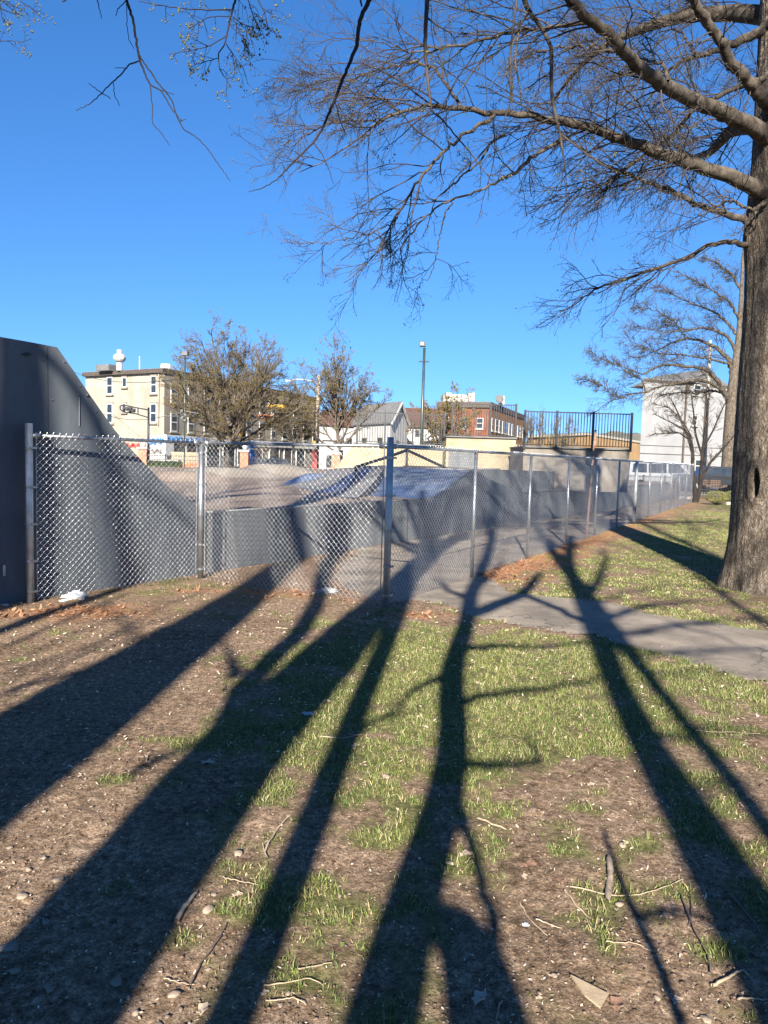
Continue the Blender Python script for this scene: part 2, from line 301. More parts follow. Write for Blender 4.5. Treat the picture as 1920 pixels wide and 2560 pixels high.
# dry clippings, chips
def flecks(N, seed, m, name, sc, fn, flat=.25, label='', cat=''):
    g = np.random.default_rng(seed); yy = (1.5**.6+(12**.6-1.5**.6)*g.random(N))**(1/.6); xx = (-.62*yy-.6)+(1.24*yy+1.2)*g.random(N); k = fn(xx, yy, g); xx, yy = xx[k], yy[k]; n = len(xx)
    z = gh(xx, yy)+.007; a = g.random(n)*6.283; L = sc*(.4+1.6*g.random(n)**3)*np.clip(yy/4, .6, 1.6); w = L*(.12+.35*g.random(n)); c = np.stack([np.cos(a), np.sin(a), g.normal(0, flat, n)], 1)*L[:, None]/2; s = np.stack([-np.sin(a), np.cos(a), g.normal(0, flat, n)], 1)*w[:, None]/2
    B = np.stack([xx, yy, z+L*.06], 1); V = np.stack([B-c, B-s, B+c, B+s], 1).reshape(-1, 3)
    return tag(nmesh(name, V, np.arange(n)[:, None]*4+np.arange(4)[None], m), label, cat, kind='stuff')
straw = mat('dry_straw', (.30, .22, .15), .8, scale=40, c2=(.66, .55, .42)); chipm = mat('dead_leaf_bits', (.07, .035, .02), .9, scale=30, c2=(.30, .165, .09)); darkbit = mat('dark_litter', (.03, .018, .012), .9, scale=30, c2=(.11, .065, .04)); flecks(45000, 23, darkbit, 'dark_litter', .016, lambda x, y, g: (g.random(len(x)) < .2+1.1*fbm(x*2.6+9, y*2.6)**2) & (onpath(x, y) < .05+.6*g.random(len(x))**3), .35, label='dark brown rotten leaf crumbs over the dirt and path edge', cat='leaf litter')
flecks(60000, 21, straw, 'wood_chips', .015, lambda x, y, g: (g.random(len(x)) < .25+.75*fbm(x*2, y*2)**2) & (onpath(x, y) < .05+.8*g.random(len(x))**3), label='pale straw and wood chips scattered over the dirt', cat='chips')
flecks(60000, 22, chipm, 'leaf_litter', .04, lambda x, y, g: (mmask(x, y) > g.random(len(x))*.9+.1), .5, label='rusty brown leaf litter heaped along the foot of the fence', cat='leaf litter')
# gravel
def rocks(xx, yy, r, seed, name, m, sub=.35):
    g = np.random.default_rng(seed); n = len(xx); bm = MB().ball((0, 0, 0), 1, 6, 4); B = np.array(bm.v); Fs = []
    for f in bm.f:
        Fs.append(f) if len(f) == 3 else Fs.extend([(f[0], f[1], f[2]), (f[0], f[2], f[3])])
    Fs = np.array(Fs); z = gh(xx, yy); V = B[None]*(1+g.normal(0, .24, (n, len(B), 1)))*(1+g.normal(0, .1, (n, len(B), 3)))*(r[:, None, None])*np.stack([g.uniform(.8, 1.5, n), g.uniform(.7, 1.1, n), g.uniform(.3, .55, n)], 1)[:, None]
    a = g.random(n)*6.28; c, s = np.cos(a)[:, None], np.sin(a)[:, None]; V = np.stack([V[..., 0]*c-V[..., 1]*s, V[..., 0]*s+V[..., 1]*c, V[..., 2]], -1)+np.stack([xx, yy, z+.003+r*sub*.4], 1)[:, None]
    return V.reshape(-1, 3), (np.arange(n)[:, None, None]*len(B)+Fs[None]).reshape(-1, 3)
stone = mat('grey_tan_stone', (.09, .072, .057), .95, scale=2.3, c2=(.29, .23, .175), bump=.003, bscale=60, detail=3)
g = np.random.default_rng(31); N = 9000; yy = (1.5**.5+(8.5**.5-1.5**.5)*g.random(N))**2; xx = (-.6*yy-.5)+(1.2*yy+1)*g.random(N)
den = .1+.9*np.clip((-.2-xx)*.5+.6, 0, 1)*np.clip((6.5-yy)/4, .08, 1); k = (g.random(N) < den*(.2+fbm(xx*1.5, yy*1.5, 3)**2*2)) & (onpath(xx, yy) < 0) & (gmask(xx, yy) < .8); xx, yy = xx[k], yy[k]
r = .0025+.006*g.random(len(xx))**4; V, Q = rocks(xx, yy, r, 5, 'gravel', stone); tag(nmesh('gravel', V, Q, stone), 'fine pebbles and grit strewn through the dirt', 'gravel', kind='stuff')
clod = mat('soil_crumbs', (.045, .030, .021), 1., scale=9, c2=(.18, .125, .088), spec=.1)
N = 30000; yy = (1.5**.55+(7.5**.55-1.5**.55)*g.random(N))**(1/.55); xx = (-.6*yy-.5)+(1.2*yy+1)*g.random(N); k = (g.random(N) < .25+1.2*(fbm(xx*2.2+7, yy*2.2, 3)-.4)) & (onpath(xx, yy) < .02) & (gmask(xx, yy) < .9); xx, yy = xx[k], yy[k]
r = (.002+.0065*g.random(len(xx))**3); V, Q = rocks(xx, yy, r, 6, 'c', clod, .2); tag(nmesh('soil_crumbs', V, Q, clod), 'dark crumbs of soil lying over the trodden dirt', 'soil', kind='stuff')
big = [(55,2240,40),(145,2200,42),(110,2140,22),(290,2445,60),(330,2195,26),(70,2170,30),(40,2420,55),(320,2480,22),(165,2262,34),(240,2305,30),(435,2470,46),(465,2220,24),
       (20,2360,60),(115,2300,34),(180,2285,20),(230,2290,24),(340,2520,36),(520,2268,42),(598,2125,34),(535,2231,24),(807,2152,20),(850,2232,24),(720,2470,26),(965,1938,34),(1125,2148,34),(1550,2250,44),(1645,2492,30),(1765,2545,44),(1314,2188,18),(1556,2102,30),
       (1020,2325,26),(300,1833,22),(125,2465,46),(1385,2437,24),(1348,2480,26),(640,1765,14),(152,1607,16),(560,1460,26),(1090,1540,12),(370,1720,14),(228,2010,14),(1375,1930,14),(470,1510,10),(860,1525,9),(395,2550,44),(1180,2270,20),(700,2500,30),(1460,2400,20),(1530,2330,14),(25,2110,22)]
for i, (x, y, w) in enumerate(big):
    c = gp(x, y); rr = w/2*c[1]/F*.66
    V, Q = rocks(np.array([c[0]]), np.array([c[1]]), np.array([rr]), 100+i, 's', stone, .1)
    hue = 'pale' if i % 3 else 'grey'
    o = nmesh('stone', V, Q, stone, smooth=False, loc=(c[0], c[1], float(gh(c[0], c[1]))))
    o.data.materials[0] = stone; tag(o, 'small rough stone half sunk in the dirt', 'stone', 'loose stones lying in the dirt')
# ------------------------------------------------------------------ chain link fence
def metal(name, c, rough, met, bump=0):
    return mat(name, c, rough, met, var=.18, scale=9, bump=bump, bscale=40, spec=.5)
galv = metal('galvanised_steel', (.24, .25, .26), .36, .8); wire = metal('galvanised_wire', (.38, .39, .41), .30, .82); oldgalv = metal('dull_galvanised_steel', (.33, .34, .33), .5, .6)
rust = mat('rusty_steel', (.16, .085, .055), .8, .2, scale=14, c2=(.27, .17, .13))
fence = thing('chain_link_fence', 'galvanised chain link fence turning a corner and running far off to the right', 'fence', (FC[0], FC[1], 0))
NL = np.linspace(0, 30.4, 13)
ends = [(FL, FM), (FM, FC), (FC, FC+FD*30.4)]
def postm(p, r, h, capm=True, flat=False):
    m = MB().bar((p[0], p[1], -.05), (p[0], p[1], h), r, 14)
    if not flat: m.ball((p[0], p[1], h), r*1.12, 10, 6, (1, 1, .8))
    return m
MAIN = [(FL, 1.93, .040, oldgalv, True), (FM, 1.88, .040, galv, True), (FC, 1.90, .038, oldgalv, True)]
RAILH = 1.80
for p, h, r, m_, fl in MAIN:
    q = postm(p, r, h, flat=fl).build('terminal_post', m_, fence, smooth=False)
    q.data.polygons.foreach_set('use_smooth', [len(pp.vertices) == 4 for pp in q.data.polygons])
    for z in (.12, .45, .85, 1.25, RAILH-.13): b = MB().bar((p[0], p[1], z-.013), (p[0], p[1], z+.013), r+.006, 14); b.box((p[0]+.055, p[1]-.01, z), (.07, .012, .022), FD); b.build('tension_band', galv, q)
for i, s in enumerate(NL[1:]):
    p = FC+FD*s; m_ = rust if i in (5,) else galv
    if i == 5: m_ = oldgalv
    q = postm(p, .026 if i != 5 else .05, RAILH-.02).build('line_post', m_, fence, smooth=True)
    for z in (.4, .8, 1.2): MB().bar((p[0], p[1], z-.006), (p[0], p[1], z+.006), .031, 8).build('tie_wire', galv, q)
    b = MB(); b.bar(np.r_[p-FD*.04, RAILH], np.r_[p+FD*.04, RAILH], .028, 10)
    b.build('rail_cap', galv, q)
for a, b_ in ends:
    a = np.r_[a, RAILH]; b2 = np.r_[b_, RAILH]; d = (b2-a)/np.linalg.norm(b2-a); L = np.linalg.norm(b2-a)
    m = MB().bar(a, b2, .021, 12); m.bar(a+d*.02, a+d*.13, .03, 10); m.bar(b2-d*.13, b2-d*.02, .03, 10)
    for s in np.arange(3.1, L-1, 6.4): m.bar(a+d*s, a+d*(s+.08), .0245, 10)
    m.build('top_rail', galv, fence, smooth=True)
    for e, sg in ((a, 1), (b2, -1)): MB().bar(e+d*sg*.075+np.array([0, 0, .04]), e+d*sg*.075-np.array([0, 0, RAILH-.06]), .006, 6).build('tension_bar', galv, fence)
def chain(a, b_, h=1.84, pitch=.073, zb=.02, seed=1, lod=5):
    g = np.random.default_rng(seed); L = np.linalg.norm(b_-a); d = (b_-a)/L; nrmv = np.array([d[1], -d[0]]); p2 = pitch/2; nw = int((L-.12)/p2); nz_ = int((h-zb)/p2)
    i = np.arange(nw)[:, None]; j = np.arange(nz_+1)[None]
    side = (i+j) % 2                                   # which edge of its own column the wire touches
    xs = .07+(i+side)*p2+np.where(side == 1, .0022, -.0022)
    off = np.where(side == 1, .0021, -.0021)
    S = np.stack([xs+0*j, off+0*j], -1)                # knuckle points
    zz = zb+j*p2+0*i
    # bow the sheet slightly so that highlights wander
    bow = .012*(fbm(xs*1.3+seed, zz*1.3, 2)-.5)*2
    x = a[0]+d[0]*xs+nrmv[0]*(off+bow); y = a[1]+d[1]*xs+nrmv[1]*(off+bow)
    z = zz+.006*(fbm(xs*.7+3, zz*.3, 2)-.5)
    K = np.stack([x, y, z], -1)                        # (nw, nz+1, 3)
    # round the corners: two points either side of every knuckle
    A = K[:, :-1]; B = K[:, 1:]; Pm = np.stack([A*.90+B*.10, A*.5+B*.5, A*.10+B*.90], 2).reshape(nw, -1, 3)
    V1, Q1 = tubes(Pm, np.full(Pm.shape[:2], .0017), lod)
    # twisted barbs above the rail
    top = K[:, -1]; k2 = np.arange(nw-1)
    c = (K[:-1, -1]+K[1:, -1])/2; tips = np.stack([K[:-1, -1], c+np.array([0, 0, .012]), c+np.array([d[0]*.010, d[1]*.010, .034])], 1)[::2]
    V2, Q2 = tubes(tips, np.full(tips.shape[:2], .0024), 4)
    low = K[:, 0]; c = (low[:-1]+low[1:])/2; tips = np.stack([low[:-1], c-np.array([0, 0, .010]), c+np.array([d[0]*.01, d[1]*.01, -.024])], 1)[1::2]
    V3, Q3 = tubes(tips, np.full(tips.shape[:2], .0024), 4)
    return join([(V1, Q1), (V2, Q2), (V3, Q3)])
off = .045
for k, (a, b_) in enumerate(ends):
    d = (b_-a)/np.linalg.norm(b_-a); nn = np.array([d[1], -d[0]]); sg = off*.55
    V, Q = chain(a+nn*sg*(1 if k < 3 else -1), b_+nn*sg, seed=k+1, lod=5 if k < 2 else 4)
    nmesh('chain_link_mesh', V, Q, wire, fence, smooth=True)
# rusty old pole standing in front of the run
p = gp(1466, 1336); tp = at(1489, 1075, p[1]+.02)
MB().bar(np.r_[p[:2], -.05], tp, .028, 10).build('leaning_pole', rust, None, True, loc=(p[0], p[1], 0)); tag(bpy.data.objects['leaning_pole'], 'thin rusty brown pole leaning in front of the chain link fence', 'pole')
# ------------------------------------------------------------------ skate park
panel = mat('grey_painted_panel', (.050, .058, .070), .62, 0, scale=1.9, c2=(.085, .096, .108), spec=.35, detail=9, stretch=(1.6, 1.6, .45))
panel2 = mat('grey_weathered_panel', (.066, .073, .080), .75, 0, scale=1.6, c2=(.125, .132, .135), spec=.3, detail=9, stretch=(1.8, 1.8, .5))
skate = mat('brown_skate_surface', (.095, .072, .055), .85, 0, scale=1.1, c2=(.185, .145, .112), spec=.35, detail=9, stretch=(1, .5, 1))
conc = mat('smooth_concrete', (.11, .098, .08), .85, 0, scale=.8, c2=(.18, .16, .135), spec=.35, detail=9)
bluep = mat('blue_worn_coating', (.018, .04, .11), .6, 0, scale=.8, c2=(.09, .11, .145), spec=.5, detail=7, thr=(.4, .62))
ply = mat('bare_plywood', (.19, .16, .105), .85, 0, scale=1.5, c2=(.27, .235, .165), spec=.3, stretch=(1, 1, 3))
blackm = mat('black_painted_steel', (.012, .013, .015), .45, .3, spec=.5)
steel_edge = metal('worn_steel_edge', (.10, .105, .11), .5, .5)
def w3(s, z, o=0.): q = WL+WD*s-WN*o; return np.array([q[0], q[1], z])
def sil(pts):                                          # silhouette pixels -> (s, z) on the wall plane
    out = []
    for x, y in pts:
        p = onwall(x, y, WL, WN); out.append((float((p[:2]-WL)@WD), float(p[2])))
    return out
# raised slab
ST = thing('slab', '', '', (WL[0], WL[1], 0)); COL.objects.unlink(ST); bpy.data.objects.remove(ST)
poly = [w3(-3.2, SLAB-.004, .12), w3(34, SLAB-.004, .12), w3(34, SLAB-.004, 26), w3(-3.2, SLAB-.004, 30)]
sl_ = MB().prism(poly[::-1], (0, 0, -SLAB)).build('skate_park_floor', skate); tag(sl_, kind='structure')
wp = thing('low_wall', 'long low grey painted wall edging the raised skate park behind the fence', 'wall', w3(0, 0))
m = MB(); m.prism([w3(-.55, -.05), w3(5.9, -.05), w3(5.9, SLAB), w3(-.55, SLAB)], w3(0, 0, .12)-w3(0, 0)); m.build('wall_panel', panel2, wp)
m = MB(); m.prism([w3(5.9, -.05), w3(30, -.05), w3(30, SLAB-.02), w3(5.9, SLAB-.02)], w3(0, 0, .118)-w3(0, 0)); m.build('wall_panel', panel2, wp)
st_m = mat('dirt_streak', (.035, .035, .036), .9)
for s in np.arange(2.6, 22, 2.44): MB().box(w3(s, .40, -.006), (.012, .014, .80), WD).build('panel_joint', st_m, wp)
MB().bar(w3(-.55, SLAB+.012, .02), w3(30, SLAB+.012, .02), .02, 8).build('coping', steel_edge, wp, True)
m = MB()
for s in (1.25, 1.45): m.box(w3(s, .42, -.012), (.02, .02, .8), WD)
m.build('seam', steel_edge, wp)
# big quarter pipe at the left
prof = sil([(-260,795),(-120,822),(0,842),(69,854),(143,868),(187,931),(217,976),(252,1026),(286,1074),(331,1127),(374,1172),(427,1224),(470,1250),(519,1268)])
prof[-1] = (prof[-1][0], SLAB+.01)
low = [w3(prof[0][0], -.05), w3(prof[-1][0], -.05)]
qp = thing('quarter_pipe', 'towering dark grey quarter pipe curving down behind the left end of the fence', 'skate ramp', w3(-3, 0))
side = [w3(s, z) for s, z in prof]; 
MB().prism([low[0], low[1]]+side[::-1], w3(0, 0, .10)-w3(0, 0)).build('side_panel', panel, qp)
m = MB(); inn = [w3(s, z-.01, .10) for s, z in prof]; ex = w3(0, 0, 4.6)-w3(0, 0)
for i in range(len(inn)-1): m.add([inn[i], inn[i+1], inn[i+1]+ex, inn[i]+ex], [(0, 1, 2, 3)])
m.build('riding_surface', skate, qp)
MB().prism([low[0]+ex, low[1]+ex]+[p+ex for p in side[::-1]], w3(0, 0, .10)-w3(0, 0)).build('side_panel', panel, qp)
for (x1, y1, x2, y2) in ((118, 864, 118, 1500), (300, 1093, 300, 1470), (60, 852, 60, 1500)):
    if x1 == 60: continue
    a = onwall(x1, y1+4, WL, WN); nn = np.r_[WN*.002, 0]; MB().bar(a+nn, np.array([a[0], a[1], .02])+nn, .004, 4).build('panel_joint', st_m, qp)
for (x, y) in ((130,900),(130,1000),(106,900),(106,1000),(106,1100),(130,1100),(160,905),(200,965),(240,1030),(280,1085),(320,1135),(40,865),(40,1000),(40,1200),(106,1300),(130,1300),(288,1200),(312,1200),(312,1330),(288,1330),(400,1220),(450,1255)):
    a = onwall(x, y, WL, WN); MB().ball(a+np.r_[WN*.003, 0], .009, 8, 4).build('bolt', steel_edge, qp)
m = MB()                                               # seam, bolts, dent
for (x, y1, y2, w) in ((198, 990, 1065, .006),): a = onwall(x, y1, WL, WN); c = onwall(x, y2, WL, WN); nn = np.r_[WN*.004, 0]; m.bar(a+nn, c+nn, w, 6)
for (x, y) in ((195, 987), (217, 988)): a = onwall(x, y, WL, WN); m.ball(a+np.r_[WN*.006, 0], .016, 8, 5)
m.build('seam', steel_edge, qp)
m = MB(); a = onwall(64, 886, WL, WN)+np.r_[WN*.003, 0]
m.prism([a+np.array([WD[0]*u_, WD[1]*u_, v_]) for u_, v_ in ((-.05, -.005), (.0, -.02), (.045, -.004), (.06, .02), (.01, .022))], np.r_[WN*.012, 0]); m.build('torn_patch', blackm, qp)
# dark slab in front, at the frame's edge
a = gp(17, 1508); dk = thing('steel_gate_leaf', 'dark blue grey slab at the left edge in front of the quarter pipe', 'panel', (a[0], a[1], 0))
nd = WD; A3 = np.array([a[0], a[1], -.05]); q = lambda s, z: np.array([a[0]+nd[0]*s, a[1]+nd[1]*s, z])
tz = at(22, 1085, a[1])[2]; tz2 = onwall(0, 1068, a[:2], WN)[2]; s2 = float((onwall(0, 1068, a[:2], WN)[:2]-a[:2])@nd)
MB().prism([q(0, -.05), q(0, tz), q(s2, tz2), q(-2.5, tz2+(tz2-tz)/(-s2)*(2.5+s2)*.5), q(-2.5, -.05)], np.r_[-WN*.07, 0]).build('slab_panel', panel, dk)
MB().bar(q(-.03, .3)+np.r_[WN*.01,0], q(-.03, .42)+np.r_[WN*.01,0], .015, 8).build('hinge', oldgalv, dk)
# A shaped spine ramp in the wall line
def ramp_at(name, label, pix, width, msid, mtop, base=-.05, o0=-.004, group=None):
    pr = sil(pix); th = thing(name, label, 'skate ramp', w3(pr[0][0], 0), group); top = [w3(s, z, o0) for s, z in pr]
    MB().prism([w3(pr[0][0], base, o0), w3(pr[-1][0], base, o0)]+top[::-1], w3(0, 0, .09)-w3(0, 0)).build('side_panel', msid, th)
    m = MB(); ex = w3(0, 0, width)-w3(0, 0)
    for i in range(len(top)-1): m.add([top[i]+ex*.0, top[i+1], top[i+1]+ex, top[i]+ex], [(0, 1, 2, 3)])
    m.build('riding_surface', mtop, th); MB().bar(*[sorted(top, key=lambda p: -p[2])[0]+ex*k+np.array([0, 0, .01]) for k in (0, 1)], .022, 8).build('coping', steel_edge, th, True)
    MB().prism([w3(pr[0][0], base, o0)+ex, w3(pr[-1][0], base, o0)+ex]+[p+ex for p in top[::-1]], (w3(0, 0, .09)-w3(0, 0))*-1).build('side_panel', msid, th)
    return th
z8 = lambda x, y: (950+x*.3617, 1050+y*.3617)
ramp_at('spine_ramp', 'dark grey A shaped spine ramp rising to a peak beyond the corner post', [z8(*p) for p in ((330,548),(400,528),(460,490),(520,440),(580,395),(635,355),(650,349),(668,355),(730,395),(790,425),(860,452),(980,470))], 3.2, panel, bluep)
ramp_at('ledge_box', 'long tan topped ramp box with a rounded dark end behind the fence', [z8(*p) for p in ((760,440),(770,352),(900,345),(1040,350),(1200,356),(1330,360),(1365,372),(1390,410),(1405,470),(1412,560))], 3.0, panel2, skate, o0=.3)
# humps on the slab
def hump(name, label, c, rx, ry, h, rot, m_, pw=1.3, flat=.25):
    n = 26; u = np.linspace(-1, 1, n); X, Y = np.meshgrid(u, u); d = np.sqrt(X**2+Y**2); k = np.clip((1-d)/(1-flat), 0, 1); z = h*(k*k*(3-2*k))**(1/pw)
    ca_, sa = math.cos(rot), math.sin(rot); wx = c[0]+(X*rx)*ca_-(Y*ry)*sa; wy = c[1]+(X*rx)*sa+(Y*ry)*ca_; V = np.stack([wx, wy, SLAB+z-.012], -1).reshape(-1, 3)
    I = np.arange(n-1)[:, None]*n+np.arange(n-1)[None]; Q = np.stack([I, I+1, I+n+1, I+n], -1).reshape(-1, 4)
    return tag(nmesh(name, V, Q, m_, smooth=True, loc=(c[0], c[1], SLAB)), label, 'skate ramp')
c = gp(676, 1190, SLAB); hump('concrete_mound', 'low pale concrete mound with a flat top in the middle of the skate park', (c[0], c[1]+1), 2.3, 1.7, .50, .2, conc)
c = gp(1075, 1226, SLAB); hump('blue_hump', 'low blue coated hump just right of the fence corner post', (c[0]+.2, c[1]+1.2), 1.6, 1.6, .42, .4, bluep)
c = gp(560, 1195, SLAB); hump('grey_roller', 'shallow grey roller left of the pale mound', (c[0]-.5, c[1]+2.5), 2.6, 1.6, .34, .1, conc)
c = gp(455, 1200, SLAB); hump('tan_roller', 'long low tan roller beside the foot of the big quarter pipe', (c[0], c[1]), 2.4, 1.4, .30, -.5, skate)
c = gp(800, 1212, SLAB); hump('dark_hump', 'small worn blue grey hump between the pale mound and the bank ramp', (c[0], c[1]+.6), 1.3, 1.0, .34, .3, bluep)
# quarter bank running right behind the corner (blue and grey)
bk = thing('bank_ramp', 'blue and grey bank ramp climbing to the right in front of the handrail', 'skate ramp', (*gp(840, 1230, SLAB)[:2], SLAB))
a = gp(712, 1212, SLAB); b1 = gp(880, 1248, SLAB); Zr = a[1]; e = at(822, 1175, Zr+2.0); f_ = at(962, 1165, b1[1]+3.2); 
m = MB(); n = 10; L1 = []; L2 = []
for i in range(n+1):
    k = i/n; hh = k**1.7; L1.append(np.array([a[0]+(e[0]-a[0])*k, a[1]+(e[1]-a[1])*k, SLAB+(e[2]-SLAB)*hh])); L2.append(np.array([b1[0]+(f_[0]-b1[0])*k, b1[1]+(f_[1]-b1[1])*k, SLAB+(f_[2]-SLAB)*hh]))
for i in range(n): m.add([L1[i], L2[i], L2[i+1], L1[i+1]], [(0, 1, 2, 3)])
m.build('riding_surface', mat('grey_scuffed_board', (.05, .052, .055), .7, 0, scale=1.1, c2=(.135, .13, .122), detail=9, thr=(.3, .62)), bk)
for LK in (L2, L1): MB().prism(LK+[np.array([LK[-1][0], LK[-1][1], SLAB-.01])], (0, .06, 0)).build('side_panel', panel2, bk)
MB().prism([L1[-1], L2[-1], np.r_[L2[-1][:2], SLAB-.01], np.r_[L1[-1][:2], SLAB-.01]], (.07, 0, 0)).build('back_panel', panel2, bk)
MB().bar(L1[-1], L2[-1], .025, 8).build('coping', steel_edge, bk, True)
# handrail
z7 = lambda x, y: (450+x*.3617, 1050+y*.3617)
D0 = gp(*z7(1215, 500), SLAB)[1]
hr = thing('grind_rail', 'black square grind rail rising to a peak behind the fence corner post', 'rail', (*gp(*z7(1215, 500), SLAB)[:2], SLAB))
P = [at(*z7(1215, 500), D0), at(*z7(1215, 325), D0), at(*z7(1440, 255), D0+.7), at(*z8(187, 208), D0+1.2), at(*z8(450, 330), D0+1.6)]
P.append(np.array([P[4][0]+.03, P[4][1], SLAB]))
MB().bar(P[0], P[1]+np.array([0, 0, .03]), .045, 4).build('leg', blackm, hr); 
m = MB(); [m.bar(P[i], P[i+1], .045, 4) for i in (1, 2, 3)]; m.build('top_bar', blackm, hr)
MB().bar(np.r_[P[3][:2], SLAB], P[3], .045, 4).build('leg', blackm, hr); MB().bar(P[5], P[4], .045, 4).build('leg', blackm, hr)
MB().bar(P[0]+np.array([.03, 0, .02]), at(*z7(1436, 372), D0+.7), .03, 4).build('lower_bar', blackm, hr)
# picket guard fences on the ramp decks
def pickets(name, label, a, b_, z0, z1, n, posts, group):
    th = thing(name, label, 'fence', (a[0], a[1], z0), group); a = np.array(a[:2]); b_ = np.array(b_[:2]); L = lambda k, z: np.r_[a+(b_-a)*k, z]
    m = MB(); m.bar(L(0, z1), L(1, z1), .024, 4); m.bar(L(0, z0+.1), L(1, z0+.1), .02, 4)
    m.build('rails', blackm, th); m = MB()
    for i in range(1, n): m.bar(L(i/n, z0+.1), L(i/n, z1), .015, 4)
    m.build('pickets', blackm, th)
    for k in posts: MB().bar(L(k, z0-.05), L(k, z1+.05), .045, 4).build('post', blackm, th)
    return th
GD = 'black picket guard fences on the ramp decks'
def deck(name, label, a, b_, z1, dep, mface, pixbase=None, slope=0.):
    th = thing(name, label, 'skate ramp', (a[0], a[1], SLAB)); a = np.array(a[:2]); b_ = np.array(b_[:2]); d = (b_-a)/np.linalg.norm(b_-a); n_ = np.array([-d[1], d[0]])
    m = MB(); A = np.r_[a, SLAB-.01]; B = np.r_[b_, SLAB-.01]
    m.prism([A-np.r_[d*slope, 0], B, np.r_[b_, z1], np.r_[a, z1]], np.r_[n_*dep, 0]); m.build('plywood_face', mface, th)
    MB().box(np.r_[(a+b_)/2+n_*(dep/2-.03), z1+.025], (np.linalg.norm(b_-a)+.06, dep+.1, .045), d).build('deck_board', panel2, th); return th
def xs(px, py, Y): return at(px, py, Y)
Y1 = 27.; a = xs(885, 1112, Y1); b_ = xs(1113, 1112, Y1); zt = at(1000, 1113, Y1)[2]
deck('launch_ramp', 'cream plywood ramp with a sloping left edge below the guard fence', a, b_, zt, 2.0, ply, slope=1.0)
pickets('guard_fence', 'black picket guard fence nearest the floodlight pole left of the brick building', xs(894, 1033, Y1-.1), xs(1112, 1036, Y1-.1), zt, at(1000, 1034, Y1)[2], 34, (0, .32, .64, 1), GD)
Y2 = 25.5; a = xs(1116, 1100, Y2); b_ = xs(1290, 1098, Y2); zt = at(1200, 1095, Y2)[2]
o = deck('launch_box', 'yellow plywood ramp box with a grey inset panel below the tall guard fence', a, b_, zt, 2.2, ply)
MB().box(np.r_[((a+b_)/2)[:2]+np.array([-.62, -.015]), SLAB+.7], (1.05, .02, 1.0), (b_-a)[:2]).build('inset_panel', panel2, o)
pickets('guard_fence', 'tall black picket guard fence crossing in front of the brick building', xs(1132, 1010, Y2+.1), xs(1291, 1010, Y2+.1), zt, at(1200, 1010, Y2)[2], 26, (0, .6, 1), GD)
Y3 = 22.5; a = xs(1309, 1120, Y3); b_ = xs(1574, 1130, Y3); zt = at(1574, 1126, Y3)[2]
deck('deck_platform', 'weathered grey ramp platform at the right of the skate park', a, b_, zt, 2.4, conc)
pickets('guard_fence', 'long black picket guard fence in front of the orange low building', a+np.array([0, -.05, 0]), b_+np.array([0, -.05, 0]), zt, at(1574, 1036, Y3)[2], 36, (0, .3, .64, 1), GD)
# ------------------------------------------------------------------ bark and twigs
bark = mat('grey_brown_bark', (.034, .028, .022), .95, 0, scale=6, c2=(.19, .16, .128), bump=.02, bscale=22, stretch=(2.4, 2.4, .8), detail=10, spec=.15, thr=(.3, .72))
t, b = nodes(bark); tc = [n for n in t.nodes if n.type == 'TEX_COORD'][0]; mp2 = t.nodes.new('ShaderNodeMapping'); mp2.inputs['Scale'].default_value = (20, 20, 3.6); wb = t.nodes.new('ShaderNodeTexNoise'); wb.inputs['Scale'].default_value = 7; wb.inputs['Detail'].default_value = 5; t.links.new(tc.outputs['Object'], wb.inputs['Vector']); va = t.nodes.new('ShaderNodeVectorMath'); va.operation = 'MULTIPLY_ADD'; t.links.new(wb.outputs['Color'], va.inputs[0]); va.inputs[1].default_value = (.30, .30, .30); t.links.new(tc.outputs['Object'], va.inputs[2]); t.links.new(va.outputs[0], mp2.inputs[0])
vb = t.nodes.new('ShaderNodeTexVoronoi'); vb.feature = 'DISTANCE_TO_EDGE'; vb.inputs['Scale'].default_value = 1; t.links.new(mp2.outputs[0], vb.inputs['Vector']); ckr = ramp(vb.outputs['Distance'], [(.0, (.55, .53, .5)), (.2, (1, 1, 1))]); mxb = t.nodes.new('ShaderNodeMix'); mxb.data_type = 'RGBA'; mxb.blend_type = 'MULTIPLY'; mxb.inputs[0].default_value = 1; oldc = b.inputs['Base Color'].links[0].from_socket; t.links.new(oldc, mxb.inputs[6]); t.links.new(ckr, mxb.inputs[7]); t.links.new(mxb.outputs[2], b.inputs['Base Color'])
bp2 = t.nodes.new('ShaderNodeBump'); bp2.inputs['Distance'].default_value = .014; t.links.new(ckr, bp2.inputs['Height']); t.links.new(b.inputs['Normal'].links[0].from_socket, bp2.inputs['Normal']); t.links.new(bp2.outputs[0], b.inputs['Normal'])
limbm = mat('limb_bark', (.018, .0145, .0115), .95, 0, scale=7, c2=(.095, .08, .064), bump=.008, bscale=22, detail=8, spec=.15, thr=(.35, .66))
twigm = mat('twig_bark', (.025, .020, .018), .9, 0, scale=2.5, c2=(.062, .052, .046), spec=.2)
darktwig = mat('dark_twig', (.011, .009, .008), .85, 0, scale=4, c2=(.024, .019, .017), spec=.2)
tantwig = mat('tan_twig', (.045, .036, .027), .9, 0, scale=2, c2=(.11, .09, .068), spec=.15)
budm = mat('young_bud', (.06, .06, .024), .7, 0, scale=9, c2=(.14, .13, .06), spec=.2)
olivem = mat('olive_spring_leaf', (.085, .066, .022), .8, 0, scale=.5, c2=(.17, .135, .048), spec=.15, detail=5)
